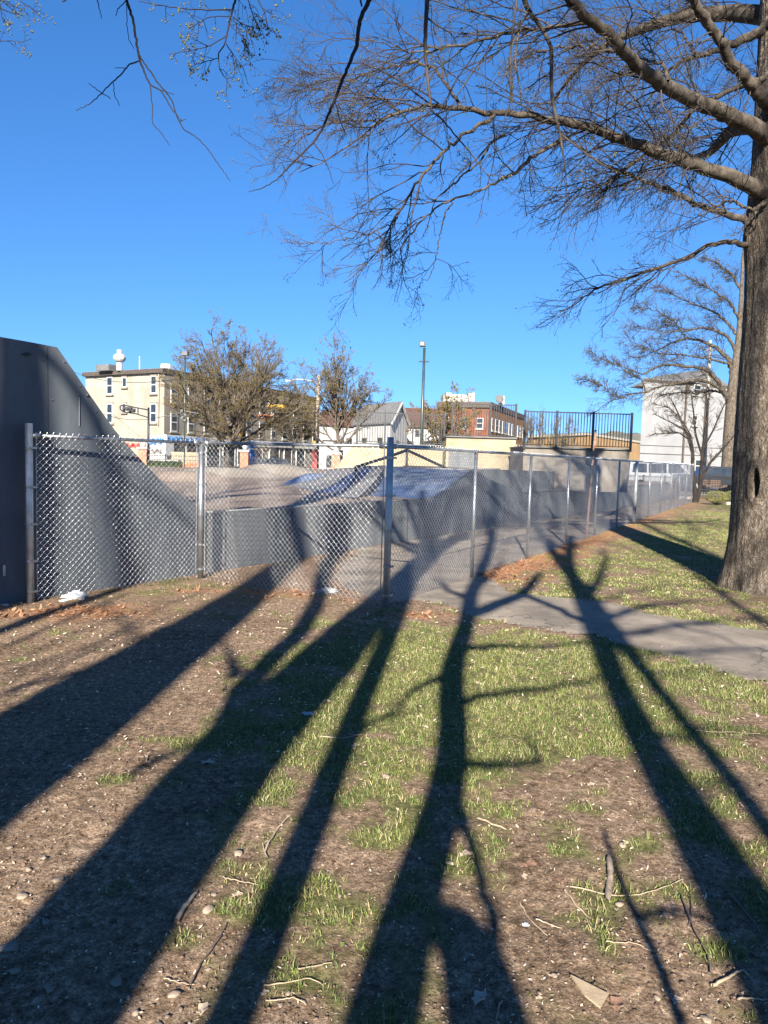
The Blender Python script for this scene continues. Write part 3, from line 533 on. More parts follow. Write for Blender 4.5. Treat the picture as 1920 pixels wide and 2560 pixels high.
def buds(P, Rr, size, g, frac=1., per=2):
    e = P[:, -1]; k = g.random(len(e)) < frac; e = np.repeat(e[k], per, 0); n = len(e); s = size*(.5+g.random(n)); c = e+g.normal(0, size*.9, (n, 3))
    O = np.array([[1, 0, 0], [0, 1, 0], [-1, 0, 0], [0, -1, 0], [0, 0, 1.5], [0, 0, -1.2]])*.5; A = nrm(g.normal(0, 1, (n, 6, 3)))*.18+O[None]
    V = c[:, None]+A*s[:, None, None]; T = np.array([[0, 1, 4], [1, 2, 4], [2, 3, 4], [3, 0, 4], [1, 0, 5], [2, 1, 5], [3, 2, 5], [0, 3, 5]])
    return V.reshape(-1, 3), (np.arange(n)[:, None, None]*6+T[None]).reshape(-1, 3)
def leafy(P, size, g, per):
    m, n, _ = P.shape; i = g.integers(0, m, int(m*per)); j = g.uniform(.3, 1, len(i))*(n-1); a = np.minimum(j.astype(int), n-2); f = (j-a)[:, None]
    c = P[i, a]*(1-f)+P[i, a+1]*f+g.normal(0, size*.8, (len(i), 3)); q = nrm(g.normal(0, 1, (len(i), 3))); w = nrm(np.cross(q, g.normal(0, 1, (len(i), 3)))); s = size*g.uniform(.4, 1.2, len(i))[:, None]
    V = np.stack([c-q*s, c-w*s*.5, c+q*s, c+w*s*.5], 1).reshape(-1, 3); return V, np.arange(len(i))[:, None]*4+np.arange(4)[None]
# ------------------------------------------------------------------ trees behind the camera that throw the long shadows
def lift(pts, D, dj=0.):
    out = []
    for x, y, w, *wf in pts:
        if wf and wf[0] == 1: out += [list(v) for v in wlift([(x, y, w)], D)]; continue
        q = gp(x, y, SLAB if wf else 0.); tt = (q[1]+D)/(-SUN[1]); p = q+SUN*tt; wm = w*(q[1]*cp+sp*CH)/F; out.append((p[0], p[1], p[2], wm/2*1.1))
    return np.array(out)
def wlift(pts, D):
    out = []
    for x, y, w in pts:
        q = onwall(x, y, WL, WN); tt = (q[1]+D)/(-SUN[1]); p = q+SUN*tt; out.append((p[0], p[1], p[2], w*q[1]/F*.62/2))
    return np.array(out)
def caster(name, label, D, trunk_lines, extra, limbs, seed, twl=1., base=True, ext=5., flare=1.5, tw=True, wall=False):
    g = np.random.default_rng(seed); chains = []; first = None
    th = None
    for ti, pts in enumerate(trunk_lines):
        c = (wlift if wall else lift)(pts, D); c = c[np.argsort(c[:, 2])]
        if ext and not (ti and pts[0][1] == 2600): d = c[-1]-c[-3]; d[:3] /= np.linalg.norm(d[:3]); c = np.vstack([c, np.r_[c[-1, :3]+d[:3]*ext*.5+g.normal(0, .15, 3), c[-1, 3]*.98], np.r_[c[-1, :3]+d[:3]*ext+g.normal(0, .3, 3), c[-1, 3]*.8]])
        chains.append(c)
    bx = np.mean([c[0, 0] for c in chains]); 
    th = thing(name, label, 'tree', (bx, -D, 0), 'bare trees standing behind the viewer')
    for c in chains:
        r0 = c[0, 3]; k = .35; b0 = np.array([[bx+(c[0, 0]-bx)*.8, -D, -.05, r0*flare], [bx+(c[0, 0]-bx)*.9, -D, .35, r0*1.12]]) if base else np.array([[c[0,0], -D, -.05, r0]])
        full = np.vstack([b0, c]) if c[0, 2] > .5 else c
        q = resample(full, 40); V, Q = tubes(q[None, :, :3], q[None, :, 3], 12); nmesh('trunk', V, Q, bark, th, True)
    tw_src = []
    for pts in extra:
        c = (wlift if wall else lift)(pts, D); c[:, 3] = np.maximum(c[:, 3], .006); q = resample(c, 20, jit=.01, g=g); q[:, 3] *= np.linspace(1.1, .8, 20); V, Q = tubes(q[None, :, :3], q[None, :, 3], 8); nmesh('limb', V, Q, limbm, th, True); tw_src.append(q)
    if tw:
        allc = [resample(np.vstack([c]), 20) for c in (chains[:1] if len(trunk_lines) > 1 and trunk_lines[1][0][1] == 2600 else chains)]
        P = np.array([c[:, :3] for c in allc]); Rr = np.array([c[:, 3] for c in allc]); L = np.linalg.norm(P[:, -1]-P[:, 0], axis=1)
        p, d, l, r = spawn(P, Rr, np.full(len(P), 4.0), 9, .78, .8, .8*twl, .035, g, dirw=(0, 0, .35)); P1, R1 = grow(p, d, l, r, 10, .10, (0, 0, .03), g)
        p, d, l, r = spawn(P1, R1, l, 6, .25, .8, .6, .014, g); P2, R2 = grow(p, d, l, r, 7, .18, (0, 0, .02), g)
        p, d, l, r = spawn(P2, R2, l, 4, .2, .8, .6, .007, g); P3, R3 = grow(p, d, l, r, 5, .2, (0, 0, 0), g)
        V, Q = join([tubes(P1, R1, 6), tubes(P2, R2, 4), tubes(P3, R3, 3)]); nmesh('branches', V, Q, twigm, th, True)
    return th, chains
N_ = 'bare_tree'
caster(N_, 'bare double trunked tree behind the viewer whose broad shadow crosses the dirt at the left', 6.0,
    [[(706,1278,80,1),(703,1335,70,1),(697,1392,62,1),(642,1456,60),(538,1525,84),(402,1606,115),(243,1699,150),(75,1797,205),(-100,1900,205),(-330,2050,250)], [(668,1462,50),(599,1525,84),(498,1606,98),(376,1699,128),(300,1757,152),(158,1878,165),(5,2000,195),(-180,2130,220)]],
    [[(0,1621,15),(145,1560,14),(243,1514,13),(324,1479,9)], [(340,1607,12),(325,1570,14),(290,1530,10),(250,1500,8)], [(0,1735,26),(120,1700,20),(300,1650,14),(420,1580,8)], [(0,1690,14),(180,1630,12),(330,1575,8),(480,1520,6)], [(0,1668,9),(150,1600,8),(300,1540,6),(420,1500,5)],[(0,1712,12),(120,1660,10),(330,1600,8),(470,1545,6)],[(0,1780,9),(110,1722,8),(260,1665,6)],[(60,1600,7),(180,1545,6),(300,1500,5)],[(440,1560,10),(560,1510,8),(640,1480,6)],[(0,1755,10),(200,1640,10),(420,1510,8),(560,1455,6)]], None, 41)
T3, C3 = caster(N_, 'bare thick trunked tree behind the viewer whose shadow ends at the fence corner post', 4.0,
    [[(53,2560,440),(203,2349,395),(324,2211,312),(463,2037,272),(532,1950,252),(583,1878,245),(650,1800,215),(689,1780,198),(773,1693,172),(842,1623,158),(905,1543,112),(948,1510,88)]],
    [[(572,1860,90),(563,1780,62),(608,1699,58),(677,1652,54),(735,1600,50),(775,1543,45),(799,1485,40),(805,1450,40),(822,1400,46),(836,1350,100,1),(842,1300,110,1),(846,1262,120,1)], [(590,1690,34),(585,1660,24),(568,1620,16),(560,1600,8)], [(330,1930,30),(420,1880,22),(520,1850,14),(600,1840,8)]], None, 42)
caster(N_, 'bare slim straight tree behind the viewer whose narrow shadow lies left of the central one', 3.0,
    [[(560,2560,120),(635,2424,128),(712,2228,100),(773,2077,88),(825,1950,76),(839,1878,68),(897,1774,58),(949,1641,52),(985,1560,44),(1008,1500,38)]], [[(880,1840,20),(960,1790,14),(1060,1770,8)]], None, 43, tw=False)
caster(N_, 'bare leaning tree with several low limbs behind the viewer casting the central shadow', 2.5,
    [[(935,2560,190),(950,2450,150),(989,2350,150),(1024,2240,118),(1070,2130,108),(1106,2060,107),(1122,2000,95),(1136,1884,78),(1137,1797,70),(1121,1710,64),(1128,1655,58),(1155,1603,46),(1170,1545,41),(1174,1490,37)],
     [(1240,2600,200),(1217,2560,205),(1191,2450,165),(1170,2350,130),(1105,2300,90),(1060,2290,60)]],  # low second stem, added to stand in for the viewer's own body shadow
    [[(1238,2460,60),(1238,2320,34),(1215,2220,30),(1180,2130,30),(1160,2060,34),(1140,1990,50)], [(1150,1760,26),(1220,1737,20),(1365,1722,18),(1481,1699,14),(1520,1680,8)], [(1160,1912,26),(1354,1913,20),(1352,1890,18),(1325,1860,14),(1313,1832,10)], [(1170,1620,22),(1300,1615,16),(1423,1612,12),(1520,1600,8)],
     [(1160,1545,30),(1220,1520,38),(1307,1485,34),(1335,1452,26),(1350,1430,18)], [(1307,1485,18),(1400,1525,24),(1457,1554,28),(1490,1560,20)], [(1174,1500,22),(1130,1480,16),(1080,1440,12)], [(1174,1490,24),(1200,1460,20),(1235,1430,14),(1260,1400,10)], [(1128,1680,26),(1040,1720,18),(960,1800,12)]], None, 44, base=True, ext=4.)
caster(N_, 'bare forked tree behind the viewer whose shadow leads towards the big tree', 5.0,
    [[(2010,2560,260),(1957,2440,235),(1857,2270,200),(1822,2180,186),(1753,2066,152),(1654,1942,108),(1614,1855,84),(1568,1774,72),(1527,1681,66),(1500,1600,62)],
     [(1990,2160,70),(1900,2030,54),(1828,1942,48),(1770,1878,44),(1706,1809,41),(1643,1728,38),(1585,1641,36),(1540,1590,44),(1521,1570,60),(1498,1543,54),(1469,1496,48),(1440,1450,38),(1410,1415,34),(1377,1372,28)]],
    [[(1640,1850,20),(1800,1820,16),(1930,1840,10)], [(1510,1548,24),(1620,1510,16),(1760,1500,8)], [(1530,1590,20),(1640,1570,14),(1800,1550,10),(1920,1540,8)], [(1469,1496,24),(1500,1440,22),(1515,1400,16),(1505,1370,10)], [(1560,1620,18),(1700,1640,12),(1860,1620,9),(1930,1625,6)], [(1700,2030,30),(1780,1960,18),(1900,1950,10)], [(1540,1592,14),(1700,1566,11),(1920,1548,9)], [(1590,1645,13),(1750,1622,10),(1920,1626,8)], [(1505,1560,12),(1600,1520,9),(1720,1508,7)], [(1690,1568,8),(1800,1590,7),(1900,1650,6)], [(1480,1520,12),(1560,1480,9),(1680,1462,7),(1790,1470,5)], [(1620,1690,12),(1760,1675,9),(1900,1690,7)]], None, 45)
caster(N_, 'wide bare tree far behind the viewer whose faint branch shadows cover the right lawn', 14.0, [[(2150,1560,44),(1960,1470,38),(1800,1398,30),(1690,1348,24),(1600,1305,18)]], [[(1800,1398,16),(1700,1400,12),(1600,1380,9),(1500,1350,6)], [(1900,1440,16),(1800,1450,11),(1680,1440,8),(1560,1410,6)], [(1690,1348,12),(1600,1345,9),(1500,1320,6)], [(1960,1470,14),(1900,1500,10),(1780,1510,8),(1650,1490,5)], [(1720,1360,12),(1740,1320,9),(1700,1290,6)], [(1850,1420,12),(1840,1380,9),(1780,1345,6)]], None, 50, ext=3.)
caster(N_, 'tall bare tree far behind the viewer whose top shadow streaks the skate park floor', 12.0, [[(440,1250,22,2),(560,1230,18,2),(700,1214,15,2),(820,1200,12,2),(900,1192,8,2)]], [[(500,1240,10,2),(620,1236,8,2),(760,1234,7,2),(860,1228,5,2)], [(560,1230,9,2),(600,1212,7,2),(720,1196,6,2)], [(450,1246,10,2),(440,1225,8,2),(520,1206,6,2),(600,1196,5,2)], [(440,1250,12,2),(560,1256,9,2),(700,1250,7,2),(840,1238,5,2)]], None, 49, ext=2.)
caster(N_, 'bare tree behind the viewer to the left whose shadow darkens the big grey ramp', 5.0, [[(30,1500,150),(60,1400,140),(66,1250,135),(62,1100,125),(58,960,110),(52,840,95)], [(330,1480,60),(318,1400,56),(300,1300,52),(285,1180,48),(268,1080,44),(240,1010,40),(200,965,36),(160,930,32)]], [[(160,930,26),(120,900,20),(90,860,14)], [(285,1200,30),(380,1240,26),(470,1300,20),(520,1370,14)]], None, 48, wall=True, ext=2.5, tw=False)
caster('sapling', 'broken leafless sapling stub behind the viewer casting the thin diagonal shadow', 1.0,
    [[(1740,2640,34),(1706,2560,32),(1666,2459,30),(1625,2355,26),(1585,2274,23),(1544,2181,18),(1522,2110,15),(1511,2074,13)]], [[(1592,2290,20),(1680,2275,18),(1765,2300,14),(1800,2330,10)]], None, 46, ext=0, flare=1.2, tw=False)
caster(N_, 'bare tree behind the viewer whose thin shadow crosses the lawn by the big trunk', 8.0,
    [[(2400,1860,60),(2100,1680,40),(1920,1560,26),(1811,1496,22),(1761,1450,20),(1696,1403,17),(1627,1373,13)]], [[(1811,1496,12),(1860,1440,10),(1920,1410,8)]], None, 47)
# ------------------------------------------------------------------ twigs hanging into the top of the view from the overhanging tree
def hang(lines, Z, parent, seed, m=darktwig, rs=1., twk=0, side=.12):
    g = np.random.default_rng(seed); out = []
    for pts in lines:
        c = np.array([np.r_[at(x, y, Z+(dz[0] if dz else 0)), w*Z/F/2] for x, y, w, *dz in pts]); q = resample(c, 6*len(pts), jit=.0015, g=g); out.append(tubes(q[None, :, :3], q[None, :, 3]*rs, 6))
        if twk:
            P = q[None, :, :3]; p, d, l, r = spawn(P, q[None, :, 3], np.array([1.]), twk, .1, .9, side*3, .0025, g, flat=(1, .5, 1)); P1, R1 = grow(p, d, l, r, 6, .2, (0, 0, -.05), g); out.append(tubes(P1, R1, 4))
            p, d, l, r = spawn(P1, R1, l, 3, .2, .8, .6, .002, g); P2, R2 = grow(p, d, l, r, 4, .2, (0, 0, 0), g); out.append(tubes(P2, R2, 4)); BUD.append(buds(P2, R2, .012, g)); BUD.append(buds(P1, R1, .012, g))
    V, Q = join(out); return nmesh('hanging_branch', V, Q, m, parent, True)
BUD = []
za = lambda x, y, w: (x*.4219, y*.4219, w)
hang([[za(700,-160,8), za(750,0,7), za(790,120,6), za(810,260,5.5), za(828,360,5), za(860,440,4), za(885,500,3.5), za(960,540,3), za(1020,650,2.6), za(1080,720,2.2)],
      [za(820,320,3.5), za(880,410,3.4), za(950,510,3.2), za(1025,600,3), za(1040,680,2.8), za(1090,772,2.5), za(1150,800,2.3), za(1230,880,2.1), za(1300,980,1.8), za(1365,1072,1.4)],
      [za(828,362,4), za(770,378,3.6), za(720,440,3.4), za(650,500,3), za(600,555,2.6), za(540,610,2.2), za(450,655,1.6)], [za(600,550,2), za(560,520,1.8), za(525,493,1.4)], [za(600,550,2), za(655,585,1.6)],
      [za(670,490,2), za(680,570,1.8), za(710,628,1.4)], [za(740,402,1.8), za(680,402,1.4)], [za(890,510,2.6), za(905,650,2.3), za(900,732,2.1), za(950,780,1.9), za(1005,862,1.4)],
      [za(749,20,2), za(752,150,1.8), za(765,240,1.6), za(795,290,1.2)], [za(748,8,2.6), za(700,50,2.2), za(686,95,1.8)], [za(568,-40,3), za(590,60,2), za(602,110,1.5)], [za(905,515,2.4), za(970,540,2), za(1032,560,1.5)], [za(1060,720,1.8), za(1105,705,1.4)],
      [za(370,10,3), za(420,-20,4)]], 4.6, T3, 51)
zb_ = lambda x, y, w: (x*.4219, y*.4219, w)
hang([[zb_(1430,-120,7), zb_(1395,0,5.5), zb_(1365,100,4.5), zb_(1345,200,4), zb_(1335,260,3.4), zb_(1292,320,3), zb_(1300,410,2.4), zb_(1340,470,2), zb_(1370,520,1.5)]], 5.6, T3, 52, twk=10)
hang([[zb_(1365,58,3.6), zb_(1200,60,3), zb_(1000,40,2.4), zb_(820,10,1.6)], [zb_(1360,95,2.6), zb_(1240,100,2.2), zb_(1120,170,1.6)], [zb_(1335,215,3), zb_(1240,275,2.4), zb_(1130,300,2), zb_(1000,322,1.4)], [zb_(1380,100,2.6), zb_(1430,140,2.2), zb_(1550,180,1.4)],
      [zb_(1380,110,2.6), zb_(1440,230,2), zb_(1480,310,1.4)], [zb_(1340,262,2.4), zb_(1400,350,2), zb_(1440,400,1.6), zb_(1470,500,1.2)], [zb_(1470,0,3), zb_(1500,100,2), zb_(1560,205,1.4)], [zb_(1530,0,3), zb_(1570,80,2), zb_(1590,170,1.4)], [zb_(1290,345,2.2), zb_(1200,370,1.8), zb_(1150,385,1.4)]], 5.6, T3, 53, twk=7, side=.08)
hang([[zb_(-200,-150,5), zb_(0,50,3), zb_(60,75,2), zb_(115,88,1.4)], [zb_(-60,-20,3), zb_(20,10,2.5), zb_(100,80,1.3)], [zb_(120,5,1.6), zb_(170,40,1.4), zb_(222,70,1)], [zb_(-50,250,2), zb_(50,240,1.6), zb_(130,250,1.3), zb_(188,230,1)], [zb_(0,20,2.5), zb_(10,90,1.8), zb_(20,135,1.2)]], 6.2, T3, 54, twk=5, side=.08)
zc = lambda x, y, w: (650+x*.3918, y*.3918, w)
hang([[zc(760,-150,13), zc(700,0,11), zc(640,110,10), zc(615,300,9), zc(560,430,8), zc(500,580,7), zc(440,720,6), zc(400,820,5.5), zc(340,910,5), zc(260,990,4.5), zc(200,1045,3.6), zc(140,1115,3.2), zc(90,1160,2.6), zc(0,1205,2.2), zc(-75,1225,1.4)],
      [zc(340,910,3), zc(400,990,2.4), zc(440,1080,2), zc(468,1172,1.4)], [zc(480,640,3), zc(510,770,2.4), zc(548,858,1.4)], [zc(145,1118,2), zc(172,1183,1.2)], [zc(160,1085,2), zc(152,1055,1.6)], [zc(270,990,2), zc(280,1025,1.4)], [zc(650,40,4), zc(640,0,5)]], 5.2, T3, 55)
hang([[zc(1080,-120,12), zc(1066,0,11), zc(1055,200,9.5), zc(1055,350,8.5), zc(1068,480,7.5), zc(1080,600,6.5), zc(1095,705,5.5)], [zc(1095,705,4.4), zc(1180,780,4), zc(1250,870,3.4), zc(1330,960,3), zc(1420,1080,2.4), zc(1500,1180,1.6)], [zc(1095,705,3.4), zc(1000,770,2.6), zc(900,870,2.2), zc(780,960,1.6)],
      [zc(1062,110,5), zc(1140,170,4), zc(1220,210,3.5), zc(1252,270,2.5)], [zc(1640,0,5), zc(1600,300,5), zc(1600,650,4.4), zc(1560,760,3)]], 6.4, T3, 56, twk=4, m=twigm)
zd = lambda x, y, w: (1250+x*.4039, y*.4039, w)
hang([[zd(130,-120,14), zd(150,0,13), zd(180,75,12), zd(250,160,10), zd(320,290,9.5), zd(318,450,9), zd(320,600,8.5), zd(345,720,7.5), zd(370,820,6), zd(390,950,4.6), zd(405,1060,3.4), zd(412,1180,1.6)], [zd(180,75,6), zd(110,170,5), zd(60,330,4.2), zd(75,500,3.4), zd(75,660,2.4)], [zd(120,150,6), zd(90,380,5), zd(120,520,4), zd(135,680,3)],
      [zd(375,830,5), zd(480,910,4), zd(600,1000,3.4), zd(740,1070,2.6), zd(860,1150,1.6)]], 6.8, T3, 57, twk=5, m=limbm)
V, Q = join(BUD); nmesh('young_buds', V, Q, budm, T3)
# the limbs that carry them, arching forward from the tree behind the viewer
g = np.random.default_rng(58); top = C3[0][-2, :3]; ln = []
for x, y, Z, w in ((295,-68,4.6,.016), (603,-50,5.6,.018), (-84,-63,6.2,.016), (948,-59,5.2,.022), (1073,-47,6.4,.026), (1302,-48,6.8,.032), (240,-17,4.6,.01)):
    e = at(x, y, Z); s = top+g.normal(0, .2, 3); mid = (s+e)/2+np.array([g.normal(0, .3), 0, 1.6]); k = np.linspace(0, 1, 16)[:, None]; c = s*(1-k)**2+2*mid*k*(1-k)+e*k*k
    ln.append(tubes(c[None], np.linspace(.09, w, 16)[None], 8))
V, Q = join(ln); nmesh('overhead_limbs', V, Q, limbm, T3, True)
# ------------------------------------------------------------------ the big tree at the right
def trunkmesh(prof, k, nz_, seed, hole=None, flare=0., amp=.012):
    g = np.random.default_rng(seed); pr = np.array(prof, float); z = np.linspace(pr[0, 2], pr[-1, 2], nz_); cx = np.interp(z, pr[:, 2], pr[:, 0]); cy = np.interp(z, pr[:, 2], pr[:, 1]); r = np.interp(z, pr[:, 2], pr[:, 3])
    for _ in range(6): r[1:-1] = (r[:-2]+r[1:-1]*2+r[2:])/4; cx[1:-1] = (cx[:-2]+cx[1:-1]*2+cx[2:])/4
    th = 2*np.pi*np.arange(k)/k; A, Zz = np.meshgrid(th, z); q = r[:, None]*np.ones(k)[None]
    fl = np.clip(1-Zz/.9, 0, 1)**2; q = q*(1+flare*fl*(.35+.65*np.abs(np.sin(A*2.5+.8))**1.5)); u_ = A*6/6.283*3
    q = q+amp*((fbm(u_*3+seed, Zz*1.1, 4)-.5)*2.2+(np.abs(fbm(u_*7, Zz*6+9, 4)-.5)*-2.4)*.8)
    if hole is not None:
        ha, hz_, hw, hh, hd = hole; da = (np.angle(np.exp(1j*(A-ha)))*r[:, None])/hw; dz = (Zz-hz_)/hh; e = np.sqrt(da**2+dz**2)
        q = q-hd*np.clip((1.0-e)*4, 0, 1)+.03*np.exp(-((e-1.25)/.3)**2)
    V = np.stack([cx[:, None]+q*np.cos(A), cy[:, None]+q*np.sin(A), Zz], -1).reshape(-1, 3); I = np.arange(nz_-1)[:, None]*k; i = np.arange(k)[None]; j = (i+1) % k
    return V, np.stack([I+i, I+j, I+k+j, I+k+i], -1).reshape(-1, 4), A, Zz
ZB = 9.7
def tp_(px_left, y, r):                               # trunk centre from its left silhouette
    p = at(px_left, y, ZB); return (p[0]+r, ZB, p[2], r)
b0 = gp(1812, 1432); ZB = 9.75
TB = thing('big_tree', 'big tree with a dark trunk hollow and wide bare crown at the right edge', 'tree', (at(1940, 1440, ZB)[0], ZB, 0))
prof = [(at(1838, 1440, ZB)[0]+.53, ZB, -.08, .56)]+[tp_(x, y, r) for x, y, r in ((1829,1380,.54), (1836,1250,.50), (1845,1100,.47), (1852,984,.46), (1862,850,.43), (1868,752,.415), (1870,660,.41), (1865,585,.42), (1874,520,.38), (1882,440,.36), (1889,347,.33), (1897,200,.28), (1907,0,.25), (1912,-300,.2), (1915,-600,.13))]
hp = at(1872, 1208, ZB-.4); cx = np.interp(hp[2], [p[2] for p in prof], [p[0] for p in prof]); ha = math.atan2(hp[1]-ZB, hp[0]-cx)
V, Q, A, Zz = trunkmesh(prof, 200, 420, 5, hole=(ha, hp[2], .065, .20, .17), flare=.30, amp=.014)
tk = nmesh('trunk', V, Q, bark, TB, True)
hm = mat('hollow_near_black', (.012, .009, .007), 1., spec=0); MB().ball((cx+.26*math.cos(ha), ZB+.26*math.sin(ha), hp[2]), 1, 10, 8, (.07, .07, .14)).build('hollow', hm, TB, True)  # near-black ball sets the dark depth of the dent by colour
def limb3(pts, Zs, n, jit=.012, g=None):               # pts: (x, y, width px) in the photo, Zs distances
    c = []
    for (x, y, w), Z in zip(pts, np.interp(np.linspace(0, 1, len(pts)), np.linspace(0, 1, len(Zs)), Zs)): p = at(x, y, Z); c.append(np.r_[p, w*Z/F/2])
    return resample(np.array(c), n, jit=jit, g=g)
g = np.random.default_rng(61)
d_ = lambda L: [(1250+x*.4039, y*.4039, w) for x, y, w in L]; c_ = lambda L: [(650+x*.3918, y*.3918, w) for x, y, w in L]
LB = [
 (d_([(1660,850,56),(1560,790,48),(1400,700,44),(1250,645,42),(1080,565,40),(950,485,38),(830,380,35),(740,285,33),(600,150,31),(500,70,28),(400,-30,26),(250,-160,20)]), (9.6, 8.6, 7.2, 6.6)),
 (d_([(1660,1210,52),(1560,1150,46),(1400,1080,40),(1250,1030,37),(1120,990,35),(950,930,33),(800,885,30),(680,835,28),(550,785,26),(430,765,24),(300,735,21),(150,712,19),(0,700,17)])+c_([(1480,715,16),(1280,690,15),(1180,688,13),(1120,660,12),(1000,680,10),(880,712,9),(770,765,7),(690,830,5.5),(560,930,4.5),(420,1040,3.5),(250,1100,2)]), (9.6, 8.6, 8.2, 8.6)),
 (d_([(1640,1430,30),(1540,1375,22),(1400,1320,18),(1300,1300,16),(1200,1255,15),(1100,1195,14),(950,1140,12),(860,1110,11),(750,1060,9),(600,1000,7),(480,900,5),(380,830,3)]), (9.6, 9.9, 10.3)),
 (d_([(1620,1530,24),(1520,1515,17),(1380,1502,14),(1270,1522,12.5),(1180,1590,11.5),(1080,1622,11),(940,1665,10),(780,1732,8.5),(640,1765,7),(540,1820,5),(470,1880,3),(430,1900,1.6)]), (9.6, 10.4, 10.8)),
 (d_([(1680,660,46),(1620,590,38),(1530,490,34),(1430,390,31),(1370,265,28),(1270,130,26),(1200,0,24),(1160,-120,20)]), (9.5, 8.9, 8.2)),
 (d_([(1700,120,40),(1640,180,30),(1500,250,26),(1400,290,20),(1340,315,16),(1200,355,14),(1080,400,12),(1045,445,9),(960,440,8),(840,455,6.5),(700,470,5),(560,560,3)]), (9.6, 10.2, 10.6)),
 (d_([(1640,480,20),(1530,520,17),(1430,555,15),(1280,630,14),(1180,690,12.5),(1120,780,11.5),(1050,850,11),(960,915,9.5),(860,985,9),(760,1055,9.5),(690,1110,9),(610,1170,7),(520,1160,5),(420,1200,3)]), (9.4, 9.9, 9.4)),
 (d_([(390,860,13),(290,920,12),(200,970,12),(130,1035,11),(95,1080,10),(0,1110,9)])+c_([(1560,1130,8),(1480,1175,7.5),(1380,1230,7),(1270,1255,6),(1160,1300,5.5),(1050,1390,5),(960,1500,4.2),(880,1600,3.2),(800,1660,2)]), (8.4, 8.2, 8.4)),
 (c_([(1500,735,13),(1400,800,11),(1300,860,10),(1220,920,9),(1130,1000,9),(1080,1080,8.5),(1010,1160,8),(940,1270,7),(880,1370,6),(840,1420,5.5),(760,1600,3.6),(690,1660,3),(560,1770,2)]), (8.3, 8.0, 8.2)),
 (c_([(1290,690,11),(1240,610,10),(1180,530,9.5),(1120,450,8.5),(1060,405,8),(960,395,7),(850,420,6),(740,450,5),(600,530,4),(450,480,3),(300,460,2.2),(210,420,1.2)]), (8.4, 8.8, 9.2)),
 (c_([(890,705,7.5),(800,640,6.5),(700,620,5.8),(600,598,5),(480,590,4),(350,565,3),(230,540,2.2),(130,505,1.4)]), (8.6, 8.8)),
 (d_([(560,125,14),(480,140,12),(350,160,11),(250,185,10.5),(130,195,10),(0,215,9)])+c_([(1560,225,9),(1460,240,9),(1300,290,8.5),(1200,300,7),(1100,320,5.5),(960,330,4.4),(820,290,3.6),(650,250,2.8),(500,240,2),(410,310,1.3)]), (7.4, 7.8, 8.4)),
 (c_([(840,1425,4.4),(740,1470,4),(680,1500,3.6),(580,1515,3.2),(440,1545,2.8),(300,1550,2.4),(160,1550,1.8),(90,1505,1.2)]), (8.2, 8.4)),
 (c_([(860,740,5.5),(700,770,4.8),(560,770,4.2),(420,800,3.6),(300,860,3),(200,900,2.2),(90,910,1.3)]), (8.6, 9.)),
 (c_([(1560,860,8),(1480,900,7),(1400,1040,6),(1300,1110,5.5),(1180,1220,5),(1100,1290,3)]), (9.0, 8.6, 8.6)),
 (c_([(1240,1270,5),(1180,1370,4.5),(1150,1500,4),(1130,1620,3.2),(1090,1760,2.2),(960,1860,1.2)]), (8.3, 8.4)),
 (d_([(950,670,8),(860,300,0.1)])[:0] or d_([(1330,320,12),(1220,350,9),(1130,210,6),(950,110,6),(920,65,4)]), (10, 10.4)),
 (d_([(740,330,10),(620,300,9),(500,285,8),(340,300,5),(200,330,3)]), (7.6, 8.2)),
 (d_([(1040,500,11),(1020,400,9),(900,370,7),(760,335,6),(620,290,5),(480,210,3)]), (8.2, 8.8)),
 (d_([(1660,1250,14),(1560,1300,8),(1420,1240,6),(1300,1290,4)]), (9.5, 9.0)),
]
CH_ = []
for pts, Zs in LB:
    q = limb3(pts, Zs, 48, .010, g); q[:, 3] *= .80; CH_.append(q); k = 14 if q[0, 3] > .05 else 8
    V, Q = tubes(q[None, :, :3], q[None, :, 3], k); nmesh('limb', V, Q, limbm, TB, True)
# limbs out of the frame to the right and up, so that the crown is whole
for az, el, h, L in ((0, .4, 5.5, 5), (.7, .5, 6.5, 5), (-.8, .5, 6, 5), (1.6, .5, 6.2, 5), (2.3, .7, 7.5, 4), (-1.6, .8, 8., 3.5), (.3, 1., 8.6, 3.5)):
    x0 = prof[8][0]; P1, R1 = grow(np.array([[x0, ZB, h]]), np.array([[math.cos(az)*math.cos(el), math.sin(az)*math.cos(el), math.sin(el)]]), np.array([float(L)]), np.array([.13]), 48, .05, (0, 0, -.01), g, .12)
    q = np.concatenate([P1[0], R1[0][:, None]], 1); CH_.append(q); V, Q = tubes(P1, R1, 10); nmesh('limb', V, Q, limbm, TB, True)
P = np.array([q[:, :3] for q in CH_]); Rr = np.array([q[:, 3] for q in CH_]); L = np.linalg.norm(np.diff(P, axis=1), axis=2).sum(1)
kk = np.clip((L*9).astype(int), 6, 62); kk = (kk*.85).astype(int); kk[[7, 14, 15]] //= 2; kk[[7, 8, 12]] = (kk[[7, 8, 12]]*.72).astype(int); kk[[9, 10, 11, 13]] = (kk[[9, 10, 11, 13]]*1.1).astype(int)
DW = (-.30, .0, -.12)
p, d, l, r = spawn(P, Rr, np.minimum(L, 4.), kk, .12, .8, .50, .0085, g, flat=(1, .9, 1), dirw=DW); l = np.maximum(l, .45); P1, R1 = grow(p, d, l, r, 12, .13, (-.03, 0, -.03), g, .4)
p, d, l2, r = spawn(P1, R1, l, 7, .12, .72, .62, .0038, g, dirw=(-.12, 0, -.05)); l2 = np.maximum(l2, .15); P2, R2 = grow(p, d, l2, r, 8, .16, (-.02, 0, -.02), g, .5)
p, d, l3, r = spawn(P2, R2, l2, 4, .2, .75, .62, .0027, g); l3 = np.maximum(l3, .06); P3, R3 = grow(p, d, l3, r, 5, .2, (0, 0, 0), g, .6)
